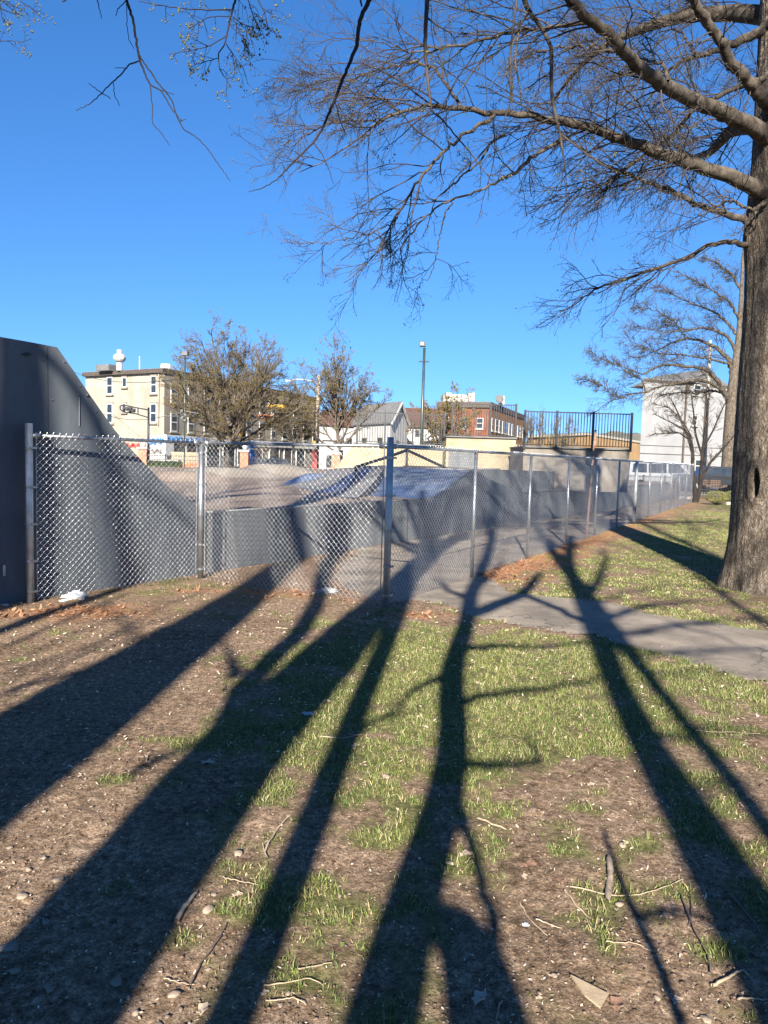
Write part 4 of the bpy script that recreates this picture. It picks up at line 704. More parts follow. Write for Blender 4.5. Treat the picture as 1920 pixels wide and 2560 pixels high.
V, Q = join([tubes(P1, R1, 5), tubes(P2, R2, 4), tubes(P3, R3, 3)]); nmesh('twigs', V, Q, twigm, TB, True)
V, Q = join([buds(P3, R3, .009, g, .6, 1), buds(P2, R2, .011, g, .6, 2)]); nmesh('young_buds', V, Q, budm, TB)
print('twigs', len(P1), len(P2), len(P3))
# ------------------------------------------------------------------ a generic bare or budding tree
def tree(name, label, base, H, trunk_h, r, spread, seed, lean=(0, 0), nl=9, tw=(7, 6, 5), leaf=None, lsz=.1, lper=3, budf=0, trop=(0, 0, .05), el=(.5, 1.2), dirw=None, rr=(.03, .014, .008), grp=None, az=None, stems=1, bm_=bark, k3=3, tm=None, lens=(.5, .5, .5)):
    g = np.random.default_rng(seed); th = thing(name, label, 'tree', base, grp); b = np.array(base, float); L0 = []
    for s in range(stems):
        dd = np.array([lean[0]+(g.normal(0, .28) if stems > 1 else 0), lean[1]+(g.normal(0, .2) if stems > 1 else 0), 1.]); hh = H*.8*(1 if stems == 1 else g.uniform(.6, .9))
        P, R_ = grow(b[None]+np.array([[0, 0, -.05]]), dd[None], np.array([hh]), np.array([r*(1 if stems == 1 else .6)]), 24, .035, (0, 0, .01), g, .12); L0.append((P, R_))
    P = np.concatenate([a for a, _ in L0]); R_ = np.concatenate([a for _, a in L0]); R_[:, 0] *= 1.35; V, Q = tubes(P, R_, 12); nmesh('trunk', V, Q, bm_, th, True)
    n = nl*stems; idx = np.arange(n) % stems; t = g.uniform(trunk_h/(H*.8), .95, n); i = np.minimum((t*23).astype(int), 22); p0 = P[idx, i]
    a = (np.arange(n)*2.4+g.normal(0, .3, n)) if az is None else g.uniform(az[0], az[1], n); e = g.uniform(el[0], el[1], n)*(0.55+.6*t); dv = np.stack([np.cos(a)*np.cos(e), np.sin(a)*np.cos(e), np.sin(e)], 1)
    ll = spread*(1.15-.55*t)*g.uniform(.75, 1.15, n); P1, R1 = grow(p0, dv, ll, np.minimum(R_[idx, i]*.6, r*.45), 14, .07, trop, g, .2)
    V, Q = tubes(P1, R1, 8); nmesh('limbs', V, Q, bm_, th, True)
    p, d, l, q = spawn(P1, R1, ll, tw[0], .2, .7, lens[0], rr[0], g, dirw=dirw); P2, R2 = grow(p, d, l, q, 9, .1, trop, g, .3)
    p, d, l, q = spawn(P2, R2, l, tw[1], .15, .7, lens[1], rr[1], g, dirw=dirw); P3, R3 = grow(p, d, l, q, 6, .12, trop, g, .4)
    p, d, l, q = spawn(P3, R3, l, tw[2], .15, .7, lens[2]*1.1, rr[2], g); P4, R4 = grow(p, d, l, q, 4, .15, trop, g, .5)
    V, Q = join([tubes(P2, R2, 5), tubes(P3, R3, 3), tubes(P4, R4, k3)]); nmesh('twigs', V, Q, tm or tantwig, th, True)
    if leaf: V, Q = leafy(np.concatenate([P4]), lsz, g, lper); nmesh('crown', V, Q, leaf, th)
    if budf: V, Q = buds(P4, R4, budf, g, .8, 1); nmesh('young_buds', V, Q, budm, th)
    return th
# second big tree behind, and the small multi stemmed one by the fence
b = gp(1806, 1228); ZT = b[1]
T2 = thing('second_tree', 'grey bare tree behind the big trunk with arching limbs reaching left over the fence end', 'tree', (at(1840, 1232, ZT)[0], ZT, 0))
def trk(L, Z, k=24, n=60, m=bark, parent=None, nm='trunk', amp=0):
    q = limb3(L, (Z, Z), n, 0, None); V, Q = tubes(q[None, :, :3], q[None, :, 3], k); return q, nmesh(nm, V, Q, m, parent, True)
e_ = lambda L: [(1350+x*.3844, 650+y*.3844, w) for x, y, w in L]
C2 = [trk(e_([(1212,1520,40),(1215,1450,33),(1225,1300,31),(1232,1150,30),(1240,1000,27),(1248,850,23),(1268,700,18),(1288,550,15),(1300,400,12),(1310,200,9),(1320,0,7),(1330,-150,4)]), ZT, parent=T2)[0]]
g = np.random.default_rng(71)
for pts, Zs in ((e_([(1240,950,22),(1215,880,22),(1160,800,20),(1110,730,18),(1050,700,15),(950,690,13),(850,680,11),(750,690,9),(690,740,7),(650,740,5),(560,700,4),(480,680,3),(400,640,2)]), (ZT, ZT-3)),
    (e_([(1225,900,18),(1150,820,15),(1060,780,14),(950,790,12),(850,810,11),(760,830,9),(690,860,8),(600,870,6),(500,900,4.5),(420,940,3),(360,990,1.6)]), (ZT, ZT-4)),
    (e_([(1250,760,24),(1240,660,22),(1190,600,19),(1130,560,15),(1040,520,12),(950,510,10),(850,540,7),(740,600,5),(640,640,3),(560,620,2)]), (ZT, ZT+2)),
    (e_([(1275,600,15),(1230,500,13),(1150,460,11),(1050,440,9),(940,460,7),(800,470,5),(650,440,3),(520,420,2)]), (ZT, ZT-1)),
    (e_([(1290,500,14),(1230,420,11),(1120,330,9),(1000,290,7),(880,230,5),(780,170,3)]), (ZT, ZT+2)), (e_([(1300,400,12),(1240,280,10),(1130,200,7),(1000,130,5),(900,80,3)]), (ZT, ZT-2)),
    (e_([(1290,450,14),(1400,330,12),(1500,250,10),(1620,200,8)]), (ZT, ZT-2)), (e_([(1310,200,12),(1250,100,9),(1150,20,7),(1060,-20,5)]), (ZT, ZT+1)),
    (e_([(1215,870,13),(1120,850,10),(1010,870,8),(900,860,6),(780,880,4)]), (ZT, ZT+3)), (e_([(560,900,5),(480,880,4),(380,800,3),(270,770,1.5)]), (ZT-4, ZT-5)), (e_([(690,860,6),(660,780,5),(560,720,4),(440,660,3),(330,600,1.6)]), (ZT-4, ZT-5)),
    (e_([(950,510,7),(880,400,6),(760,330,4),(620,300,3)]), (ZT, ZT-1)), (e_([(1230,680,12),(1100,640,9),(960,620,7),(800,610,5),(650,560,3),(540,500,2)]), (ZT, ZT-3))):
    q = limb3(pts, Zs, 48, .03, g); q[:, 3] *= .55; C2.append(q); V, Q = tubes(q[None, :, :3], q[None, :, 3], 9); nmesh('limb', V, Q, limbm, T2, True)
P = np.array([q[:, :3] for q in C2[1:]]); Rr = np.array([q[:, 3] for q in C2[1:]]); L = np.linalg.norm(np.diff(P, axis=1), axis=2).sum(1)
p, d, l, r = spawn(P, Rr, np.minimum(L, 9.), 46, .12, .75, .28, .017, g, dirw=(-.2, 0, .0)); l = np.maximum(l, .7); P1, R1 = grow(p, d, l, r, 10, .12, (-.02, 0, .01), g, .4)
p, d, l2, r = spawn(P1, R1, l, 6, .15, .75, .6, .012, g, dirw=(-.1, 0, 0)); P2, R2 = grow(p, d, l2, r, 6, .15, (0, 0, 0), g, .5)
p, d, l3, r = spawn(P2, R2, l2, 4, .2, .75, .7, .008, g); P3, R3 = grow(p, d, l3, r, 4, .2, (0, 0, 0), g, .6)
V, Q = join([tubes(P1, R1, 5), tubes(P2, R2, 3), tubes(P3, R3, 3)]); nmesh('twigs', V, Q, twigm, T2, True); V, Q = buds(P3, R3, .04, g, .5, 1); nmesh('young_buds', V, Q, budm, T2)
b = gp(1738, 1256); ZS = b[1]
T4 = thing('small_tree', 'small dark multi stemmed tree with pale blossom buds at the far end of the fence', 'tree', (b[0], ZS, 0))
C4 = []
for pts in ([(1000,1590,14),(1015,1540,12),(1000,1450,10),(990,1350,10),(995,1260,8),(985,1180,6),(960,1120,4.5),(900,1080,3.5),(820,1040,2.5),(740,1000,1.6)], [(1010,1590,12),(1040,1500,9),(1045,1400,9),(1050,1320,8),(1060,1220,7),(1075,1100,6),(1095,960,4),(1080,860,2.5)], [(1020,1580,9),(1060,1400,7),(1110,1310,6),(1180,1240,5),(1240,1170,3.5),(1290,1100,2.5)],
            [(1000,1300,6),(960,1150,4.5),(900,1000,3.5),(850,900,2.4)], [(1055,1280,6),(1010,1130,5),(1000,1000,4),(980,850,2)], [(1060,1230,5),(1130,1100,4),(1180,980,3),(1220,900,2)], [(985,1180,4),(900,1120,3),(800,1130,2.4),(740,1130,1.6)], [(990,1160,4),(930,1050,3),(840,960,2.2),(760,940,1.4)]):
    q, _ = trk(e_(pts), ZS, 9, 30, darktwig, T4, 'stem'); C4.append(q)
P = np.array([q[:, :3] for q in C4]); Rr = np.array([q[:, 3] for q in C4])
p, d, l, r = spawn(P, Rr, np.full(len(P), 3.), 26, .35, .8, .32, .012, g, dirw=(-.15, 0, .15)); P1, R1 = grow(p, d, l, r, 8, .14, (0, 0, .03), g, .4)
p, d, l2, r = spawn(P1, R1, l, 5, .2, .8, .6, .007, g); P2, R2 = grow(p, d, l2, r, 5, .18, (0, 0, .03), g, .5)
V, Q = join([tubes(P1, R1, 4), tubes(P2, R2, 3)]); nmesh('twigs', V, Q, twigm, T4, True)
blossom = mat('pale_blossom', (.12, .10, .07), .8, scale=5, c2=(.24, .21, .16)); V, Q = buds(P2, R2, .026, g, .9, 1); nmesh('blossom', V, Q, blossom, T4)
# olive budding street trees
SG = 'olive budding street trees beyond the skate park'
def st(px_, py_, Y, **k): p = gp(px_, 1180); q = at(px_, py_, Y); return (q[0], Y, 0)
tree('street_tree', 'tallest olive tinged street tree in front of the cream corner building', st(567,1140,50), 9.5, 2.2, .26, 6.8, 81, nl=46, tw=(10, 7, 6), leaf=olivem, lsz=.031, lper=4.5, el=(.15, 1.25), rr=(.035, .02, .014), grp=SG, lens=(.5, .55, .6))
tree('street_tree', 'round crowned olive budding street tree between the wooden utility pole and the grey roofed house', st(845,1140,55), 8.4, 2.2, .22, 6.4, 82, nl=34, tw=(9, 7, 6), leaf=olivem, lsz=.031, lper=3.4, el=(.5, 1.35), rr=(.035, .02, .014), grp=SG)
tree('street_tree', 'small olive budding street tree behind the yellow traffic lights', st(735,1140,64), 6.2, 2.6, .18, 4.8, 83, nl=18, tw=(8, 6, 6), leaf=olivem, lsz=.045, lper=3.6, el=(.4, 1.3), rr=(.035, .022, .015), grp=SG)
tree('street_tree', 'olive street tree right of the floodlight pole before the brick building', st(1105,1140,52), 6.0, 1.6, .2, 4.3, 84, nl=18, tw=(8, 6, 6), leaf=olivem, lsz=.045, lper=4, el=(.3, 1.2), rr=(.035, .022, .015), grp=SG)
tree('street_tree', 'thin yellowish shrub like street tree half hidden behind the long guard fence', st(1395,1140,60), 3.6, .8, .12, 2.2, 85, nl=9, tw=(5, 5, 4), leaf=olivem, lsz=.08, lper=1.6, grp=SG)
for i, (x, y, h) in enumerate(((1308,1008,15), (1332,1003,15.5), (1362,1000,16), (1392,1004,15), (1425,1020,12.5), (1450,1040,9))):
    Yf = 135+i*4; hh = at(x, y, Yf)[2]
    tree('poplar', ['narrow grey leafless poplar rising just right of the brick building', 'second narrow bare poplar from the brick building', 'tallest narrow bare poplar in the far row', 'fourth bare poplar of the far row above the guard fence', 'fifth shorter bare poplar of the far row', 'lowest bare poplar ending the far row at the right'][i], st(x, y, Yf), hh, 2, .25, 4.5, 90+i, nl=18, tw=(7, 5, 2), el=(1.1, 1.45), rr=(.09, .075, .06), trop=(0, 0, .15), grp='bare poplars on the skyline')
# ------------------------------------------------------------------ street and hills
asph = mat('street_asphalt', (.05, .05, .05), .9, scale=.8, c2=(.085, .083, .08)); side_ = mat('pale_pavement', (.2, .18, .16), .9, scale=1.2, c2=(.28, .26, .23))
def sheet(name, pts, z, m): return tag(MB().add([np.r_[p, z] for p in pts], [tuple(range(len(pts)))]).build(name, m), kind='structure')
sheet('street', [(-120, 52), (160, 52), (160, 73), (-120, 73)], .012, asph); sheet('pavement', [(-120, 73), (160, 73), (160, 77), (-120, 77)], .09, side_)
hillm = mat('wooded_hill', (.06, .065, .05), 1, scale=.05, c2=(.12, .11, .085))
n = 90; m = MB(); xs_ = np.linspace(60, 420, n); g = np.random.default_rng(8)
top = 14+16*np.exp(-((xs_-235)/90)**2)+5*fbm(xs_*.05, xs_*0+3, 4)+3.0*fbm(xs_*.4, xs_*0+3, 3)
V = []; [V.extend([(x, 560, -2), (x, 620, h*.75), (x, 680, h)]) for x, h in zip(xs_, top)]
m.add(V, [(3*i+a, 3*i+3+a, 3*i+4+a, 3*i+1+a) for i in range(n-1) for a in (0, 1)]); tag(m.build('hills', hillm, smooth=True), kind='structure')
# ------------------------------------------------------------------ buildings
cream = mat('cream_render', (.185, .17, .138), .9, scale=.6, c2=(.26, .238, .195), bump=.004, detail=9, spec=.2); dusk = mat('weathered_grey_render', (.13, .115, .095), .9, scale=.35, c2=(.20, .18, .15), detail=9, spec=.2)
whitep = mat('white_paint', (.28, .28, .275), .7, scale=.8, c2=(.37, .37, .36)); glassm = mat('dark_window_glass', (.02, .025, .03), .12, spec=.6); trim = mat('dark_brown_trim', (.05, .04, .035), .7)
brick = mat('red_brick', (.10, .036, .024), .9, scale=1.2, c2=(.16, .07, .045), spec=.2); brickd = mat('orange_brick', (.13, .065, .036), .9, scale=1.2, c2=(.20, .11, .062), spec=.2); greyr = mat('grey_shingle', (.07, .073, .077), .9, scale=2, c2=(.12, .12, .12)); redroof = mat('red_brown_shingle', (.05, .025, .021), .9, scale=2, c2=(.09, .045, .036))
ltgrey = mat('light_grey_render', (.165, .168, .175), .9, scale=.3, c2=(.21, .215, .222), spec=.2, detail=7); ochre = mat('ochre_wall', (.26, .16, .07), .9, scale=.3, c2=(.34, .22, .11)); paleroof = mat('pale_flat_roof', (.36, .33, .27), .9)
for nm, mm_, (s1, s2, sc_) in (('b', brick, (.21, .07, 4)), ('b2', brickd, (.21, .07, 4))):
    pass
bluet = mat('blue_paint', (.01, .10, .30), .5, c2=(.03, .17, .42), scale=2); redt = mat('red_paint', (.45, .03, .02), .5); greent = mat('green_paint', (.02, .35, .15), .6); yell = mat('signal_yellow', (.50, .26, .01), .45, c2=(.60, .36, .02), scale=2); orangep = mat('orange_paint', (.60, .17, .06), .6)
def plane(a, b): d = (np.array(b[:2])-np.array(a[:2])); d = d/np.linalg.norm(d); return (np.array(a[:2], float), d, np.array([d[1], -d[0]]))
def winat(par, pl, s, z0, z1, w, fm=whitep, arch=True, sill=True, mull=True):
    a, d, n = pl; c = a+d*s; h = z1-z0; zc_ = (z0+z1)/2
    f = MB().box(np.r_[c+n*.04, zc_], (w+.16, .12, h+.16), d).build('window', fm, par)
    m = MB(); 
    if mull: m.box(np.r_[c+n*.085, zc_+h*.26], (w-.06, .05, h*.43), d); m.box(np.r_[c+n*.085, zc_-h*.24], (w-.06, .05, h*.43), d)
    else: m.box(np.r_[c+n*.085, zc_], (w-.06, .05, h-.08), d)
    m.build('pane', glassm, f)
    if sill: MB().box(np.r_[c+n*.10, z0-.16], (w+.5, .26, .16), d).build('sill', fm if not arch else dusk, f)
    if arch: MB().box(np.r_[c+n*.07, z1+.15], (w+.3, .14, .13), d).build('lintel', dusk, f)
    return f
def winpx(par, pl, x0, x1, y0, y1, **k):
    a, d, n = pl; l = onwall(x0, (y0+y1)/2, a, n); r = onwall(x1, (y0+y1)/2, a, n); t_ = onwall((x0+x1)/2, y0, a, n)[2]; b = onwall((x0+x1)/2, y1, a, n)[2]
    s0 = (l[:2]-a)@d; s1 = (r[:2]-a)@d; return winat(par, pl, (s0+s1)/2, b, t_, abs(s1-s0)*.8, **k)
def block(name, label, A, B, C, h, mw1, mw2, corn=trim, ch=.45, ov=.45, cat='building', top=0.):
    """A near corner, B end of the left face, C end of the right face"""
    A, B, C = [np.array(p, float) for p in (A, B, C)]; D = B+C-A; th = thing(name, label, cat, (*A, 0)); z = lambda p, h_: np.r_[p, h_]
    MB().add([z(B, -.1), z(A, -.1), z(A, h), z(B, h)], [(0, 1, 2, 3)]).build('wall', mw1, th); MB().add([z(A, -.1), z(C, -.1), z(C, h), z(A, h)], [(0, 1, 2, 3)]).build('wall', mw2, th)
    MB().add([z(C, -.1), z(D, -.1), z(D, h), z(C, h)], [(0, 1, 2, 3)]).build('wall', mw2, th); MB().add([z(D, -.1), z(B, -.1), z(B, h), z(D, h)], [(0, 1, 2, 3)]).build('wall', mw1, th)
    c = (A+D)/2; e = lambda p: p+(p-c)/np.linalg.norm(p-c)*ov
    MB().prism([z(e(p), h) for p in (A, C, D, B)], (0, 0, ch)).build('cornice', corn, th); MB().prism([z(p, h+ch) for p in (A, C, D, B)], (0, 0, .12)).build('roof', greyr, th)
    return th, plane(B, A), plane(A, C)
# cream corner building
A = at(411, 917, 80.)[:2]; B = at(214, 926, 86.5)[:2]; C = at(800, 988, 114.)[:2]; H = at(411, 922, 80.)[2]
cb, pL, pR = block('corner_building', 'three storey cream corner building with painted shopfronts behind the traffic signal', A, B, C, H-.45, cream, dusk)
for q in ((268,283,944,985), (307,318,945,967), (378,393,941,983), (268,283,1010,1057), (307,317,1010,1030), (377,393,1010,1056)): winpx(cb, pL, *q)
Lr = np.linalg.norm(C-A); 
for i in range(12):
    s = 1.6+i*3.05
    if s < Lr-1: winat(cb, pR, s, 7.45, 9.35, .95); winat(cb, pR, s, 4.2, 6.2, .95)
a, d, n_ = pL; m = MB(); p0 = onwall(399, 925, a, n_); p1 = onwall(397, 1064, a, n_); m.bar(np.r_[p0[:2]+n_*.12, p0[2]], np.r_[p1[:2]+n_*.12, p1[2]], .09, 8); m.build('downpipe', cream, cb)
# shopfront band, openings and painted scrawl
def panel_on(par, pl, s0, s1, z0, z1, m_, nm='panel', pr=.06): a, d, n = pl; return MB().box(np.r_[a+d*(s0+s1)/2+n*pr/2, (z0+z1)/2], (abs(s1-s0), pr, z1-z0), d).build(nm, m_, par)
LL = np.linalg.norm(B-A)
panel_on(cb, pR, -.02, Lr, 2.95, 3.75, whitep, 'fascia', .35); panel_on(cb, pL, LL-2.2, LL+.02, .0, 3.6, whitep, 'painted_corner', .05); panel_on(cb, pR, -.1, 1.3, 0, 2.94, whitep, 'pier', .3)
for s0, s1, m_, nm in ((1.5, 3.6, glassm, 'shop_window'), (3.8, 6.6, trim, 'shop_doorway'), (7.6, 10.2, glassm, 'shop_window'), (11, 13.5, glassm, 'shop_window'), (14.2, 16.5, trim, 'shop_doorway'), (17.5, 20, glassm, 'shop_window'), (22, 24.5, glassm, 'shop_window'), (26, 28, trim, 'shop_doorway'), (29.5, 32, glassm, 'shop_window')):
    o = panel_on(cb, pR, s0, s1, .35, 2.8, m_, nm, .12); panel_on(cb, pR, s0-.12, s0, .2, 2.9, whitep, 'frame', .2); panel_on(cb, pR, s1, s1+.12, .2, 2.9, whitep, 'frame', .2)
panel_on(cb, pL, LL-4.1, LL-3.1, .9, 2.5, glassm, 'shop_window', .1) if False else None
def scrawl(par, pl, s0, s1, z0, z1, m_, seed, n=26, r=.05, pr=.1, nm='graffiti'):
    g = np.random.default_rng(seed); a, d, nn = pl; t_ = np.linspace(0, 1, n*6); s = s0+(s1-s0)*(t_+.06*np.sin(t_*60+seed)); z = (z0+z1)/2+(z1-z0)/2*(np.sin(t_*47+seed)*.6+np.sin(t_*113+seed*2)*.4)
    P = np.stack([a[0]+d[0]*s+nn[0]*pr, a[1]+d[1]*s+nn[1]*pr, z], 1)[None]; V, Q = tubes(P, np.full(P.shape[:2], r), 4); return nmesh(nm, V, Q, m_, par)
scrawl(cb, pR, .1, 2.5, 3.0, 3.6, bluet, 1, r=.045, pr=.40); scrawl(cb, pR, 2.8, 7.5, 3.0, 3.6, bluet, 4, r=.045, pr=.40); scrawl(cb, pR, 12, 17, 3.0, 3.6, bluet, 6, r=.08, pr=.42); scrawl(cb, pL, 6.7, 9.4, 2.15, 2.75, redt, 3, r=.05)
scrawl(cb, pL, LL-2.1, LL-.1, 2.6, 3.4, bluet, 7, r=.07); scrawl(cb, pL, LL-2.1, LL-.2, 1.5, 2.2, trim, 9, r=.02); scrawl(cb, pL, LL-3.8, LL-2.3, 1.0, 1.8, trim, 12, r=.02); scrawl(cb, pR, 0.1, 1.2, .7, 1.5, trim, 10, r=.02, pr=.32)
# roof equipment
r0 = at(268, 921, 84); m = MB(); m.box((r0[0], r0[1], H+.35), (2.2, 1.4, .7), d); m.build('roof_unit', greyr, cb)
m = MB(); q = at(299, 905, 83); m.bar((q[0], q[1], H), (q[0], q[1], H+.9), .35, 10); m.ball((q[0], q[1], H+1.45), .72, 12, 8, (1, 1, .75)); m.bar((q[0], q[1], H+2.), (q[0], q[1], H+2.35), .3, 10); m.build('roof_ventilator', whitep, cb, False)
q = at(349, 915, 82); MB().bar((q[0], q[1], H), (q[0], q[1], at(349, 891, 82)[2]), .07, 6).build('vent_pipe', whitep, cb); q = at(416, 910, 84); MB().bar((q[0], q[1], H), (q[0], q[1], H+1.0), .8, 10, .65).build('roof_drum', whitep, cb)
# brick building
A = at(1227, 1005, 121.)[:2]; B = at(1095, 1003, 123.)[:2]; C = at(1312, 1034, 152.)[:2]; H = at(1227, 1006, 121.)[2]
bb, pL, pR = block('brick_building', 'red brick building with a dark cornice and white rooftop structures', A, B, C, H-.9, brick, brickd, ch=.9)
Lr = np.linalg.norm(C-A)
for i in range(11):
    for z0 in (H-4.6, H-8.4): winat(bb, pR, 2.0+i*3.0, z0, z0+2.0, 1.5, arch=False)
for i in range(3):
    for z0 in (H-4.4, H-8.0): winat(bb, pL, 1.5+i*2.9, z0, z0+1.7, 1., arch=False)
def rbox(par, x0, x1, y0, y1, Y, dep, m_, nm): p = at(x0, y1, Y); q = at(x1, y0, Y); MB().box(((p[0]+q[0])/2, Y+dep/2, (p[2]+q[2])/2), (q[0]-p[0], dep, q[2]-p[2])).build(nm, m_, par)
rbox(bb, 1108, 1170, 987, 1003, 126, 6, whitep, 'rooftop_room'); rbox(bb, 1115, 1129, 982, 1003, 124.5, 1.5, whitep, 'chimney'); rbox(bb, 1171, 1187, 982, 1003, 124.5, 3, whitep, 'chimney'); rbox(bb, 1250, 1262, 990, 1012, 128, 2, whitep, 'chimney')
q = at(1249, 997, 126); MB().ball(q, .75, 10, 6, (1, .25, 1)).build('satellite_dish', greyr, bb)
# ochre low building
A = at(1453, 1092, 160.)[:2]; A = at(1470, 1080, 150.)[:2]; B = at(1320, 1090, 175)[:2]; C = at(1600, 1093, 190.)[:2]; H = at(1470, 1082, 150)[2]
ob, pL, pR = block('ochre_building', 'long low ochre building with a pale roof edge seen through the guard fence', A, B, C, H-.5, ochre, ochre, corn=paleroof, ch=.5)
for pl, nn in ((pL, 7), (pR, 8)):
    for i in range(nn):
        winat(ob, pl, 3+i*4.6, 1.0, 3.4, 1.8, fm=paleroof, arch=False, sill=False)
# light grey building
A = at(1616, 943, 86.)[:2]; B = at(1618, 943, 100.)[:2]; C = at(1905, 943, 93.)[:2]; H = at(1616, 948, 86.)[2]
A = at(1610, 943, 86.)[:2]
gb, pL, pR = block('grey_building', 'tall light grey rendered building at the right behind the white van', A, B, C, H-.3, ltgrey, ltgrey, ch=.35, ov=.12)
for x0, x1, y0, y1 in ((1733,1752,963,986), (1728,1742,1040,1062), (1735,1755,1150,1180), (1840,1856,1040,1066), (1845,1858,1110,1130)): winpx(gb, pR, x0, x1, y0, y1, arch=False)
a, d, n_ = pR
for x in (1716, 1766): p0 = onwall(x, 955, a, n_); MB().bar(np.r_[p0[:2]+n_*.15, .1], np.r_[p0[:2]+n_*.15, H-.4], .13, 6).build('downpipe', trim, gb)
panel_on(gb, pR, 0, np.linalg.norm(C-A), H-7.9, H-7.82, trim, 'joint', .03); panel_on(gb, pR, 0, np.linalg.norm(C-A), 3.2, 3.3, trim, 'joint', .03)
p = at(1700, 943, 87)[:2]; q2 = at(1830, 930, 92)[:2]; e1 = at(1770, 924, 90)[2]
MB().prism([np.r_[p, H], np.r_[q2, H], np.r_[(p+q2)/2, e1]], np.r_[-n_*9, 0]).build('gable_roof', greyr, gb)
# houses
def house(name, label, A, B, C, eave, ridge, mw, mr, wins=()):
    """A near corner; A-B gable end; A-C long eaved side"""
    A, B, C = [np.array(p, float) for p in (A, B, C)]; D = B+C-A; z = lambda p, h_: np.r_[p, h_]; th = thing(name, label, 'house', (*A, 0)); M1 = (A+B)/2; M2 = (C+D)/2; m = MB()
    m.add([z(A, 0), z(B, 0), z(B, eave), z(M1, ridge), z(A, eave)], [(0, 1, 2, 3, 4)]); m.add([z(C, 0), z(D, 0), z(D, eave), z(M2, ridge), z(C, eave)], [(0, 1, 2, 3, 4)])
    m.add([z(A, 0), z(C, 0), z(C, eave), z(A, eave)], [(0, 1, 2, 3)]); m.add([z(B, 0), z(D, 0), z(D, eave), z(B, eave)], [(0, 1, 2, 3)]); m.build('wall', mw, th)
    u1 = (A-C)/np.linalg.norm(A-C)*.4; m = MB()
    for P_, Q_ in ((A, C), (B, D)):
        o1 = (P_-M1)*.12; sl_ = (ridge-eave)*.12; m.prism([z(P_+o1+u1, eave-sl_+.05), z(Q_+o1-u1, eave-sl_+.05), z(M2-u1, ridge+.05), z(M1+u1, ridge+.05)], (0, 0, .2))
    m.build('roof', mr, th); f = MB()
    for P_ in (A, B): o1 = (P_-M1)*.12; f.bar(z(P_+o1+u1*1.1, eave-(ridge-eave)*.12), z(M1+u1*1.1, ridge), .16, 4)
    f.build('bargeboard', whitep, th); pe = plane(A, B) if np.cross(B-A, -A) < 0 else plane(B, A); ps = plane(C, A) if (C[0] < A[0]) else plane(A, C)
    for k, s, z0, z1, w in wins: winat(th, pe if k == 0 else ps, s, z0, z1, w, fm=trim, arch=False, sill=False)
    return th
house('white_house', 'white gabled house with a grey shingle roof behind the guard fence', at(978, 1054, 88)[:2], at(1019, 1060, 94)[:2], at(885, 1054, 96)[:2], at(978, 1054, 88)[2], at(999, 1008, 91)[2], whitep, greyr, [(1, 3, 2.9, 4.3, .9), (1, 7, 2.9, 4.3, .9), (0, 2.5, 2.6, 4.0, .8)])
house('white_house', 'white house with a red brown roof between the gabled house and the brick building', at(1100, 1066, 99)[:2], at(1112, 1060, 108)[:2], at(1004, 1066, 99)[:2], at(1050, 1064, 99)[2], at(1050, 1024, 103)[2], whitep, redroof, [(1, 1.2, 2.9, 4.2, .9), (1, 3.4, 2.9, 4.2, .9), (1, 2.2, 5.0, 5.8, .5)])
house('white_house', 'plain white house with a dark roof behind the round crowned street tree', at(900, 1052, 108)[:2], at(915, 1052, 116)[:2], at(797, 1052, 104)[:2], at(850, 1062, 106)[2], at(850, 1030, 108)[2], whitep, redroof, [(1, 1.3, 1.2, 2.8, 1.), (1, 3.6, 1.2, 2.8, 1.), (1, 5.2, 3.5, 4.6, .8)])
house('white_garage', 'low white garage standing left of the brick pillar', at(838, 1098, 84)[:2], at(850, 1098, 90)[:2], at(806, 1098, 84)[:2], at(820, 1100, 84)[2], at(820, 1090, 85)[2], whitep, whitep, [(1, .9, .6, 1.9, .6)])
# ------------------------------------------------------------------ street furniture
wood = mat('weathered_wood', (.20, .17, .13), .9, scale=4, c2=(.34, .30, .24), stretch=(4, 4, .5)); greenp = mat('dark_green_pole', (.02, .035, .03), .4, spec=.6)
def base(x, Y): return at(x, 1150, Y)[:2]
p = base(1057, 34); zt = at(1057, 858, 34)[2]; fp = thing('floodlight_pole', 'tall dark green pole topped by a floodlight box above the guard fence', 'light pole', (*p, 0))
tp2 = at(1061, 872, 34)[:2]; MB().bar(np.r_[p+np.array([-.1, 0]), 0], np.r_[tp2, at(1061, 870, 34)[2]], .085, 10, .06).build('pole', greenp, fp, True)
zc1 = at(1058, 904, 34)[2]; MB().bar((tp2[0]-.24, 34, zc1), (tp2[0]+.24, 34, zc1), .03, 6).build('crossarm', blackm, fp)
f = MB().box((tp2[0]-.08, 33.95, at(1058, 861, 34)[2]), (.27, .3, .22)).build('floodlight', blackm, fp); MB().box((tp2[0]-.12, 33.79, at(1058, 861, 34)[2]), (.15, .02, .14)).build('lens', whitep, f)
MB().box((tp2[0]+.02, 34, at(1058, 878, 34)[2]), (.05, .05, .22)).build('bracket', blackm, fp)
p = base(461, 46); fq = thing('camera_pole', 'slim grey pole with lamp box and side arm cameras before the corner building', 'light pole', (*p, 0)); zt = at(461, 884, 46)[2]
MB().bar(np.r_[p, 0], np.r_[p, zt], .045, 8).build('pole', greenp, fq, True); MB().box((p[0], 46, zt), (.36, .3, .24)).build('lamp_box', greyr, fq)
zk = at(461, 1041, 46)[2]; m = MB(); m.bar((p[0]-1.3, 46, zk), (p[0], 46, zk), .03, 5); m.bar((p[0], 46, zk+.35), (p[0]+.9, 46, zk+.2), .03, 5); m.bar((p[0]-.6, 46, zk+.05), (p[0], 46, zk+.4), .03, 5); m.build('side_arms', greyr, fq)
m = MB()
for dx, dz in ((-.12, .35), (.1, .1), (.08, -.25), (-.1, -.1)): m.box((p[0]+dx, 45.85, zk+dz), (.16, .25, .13))
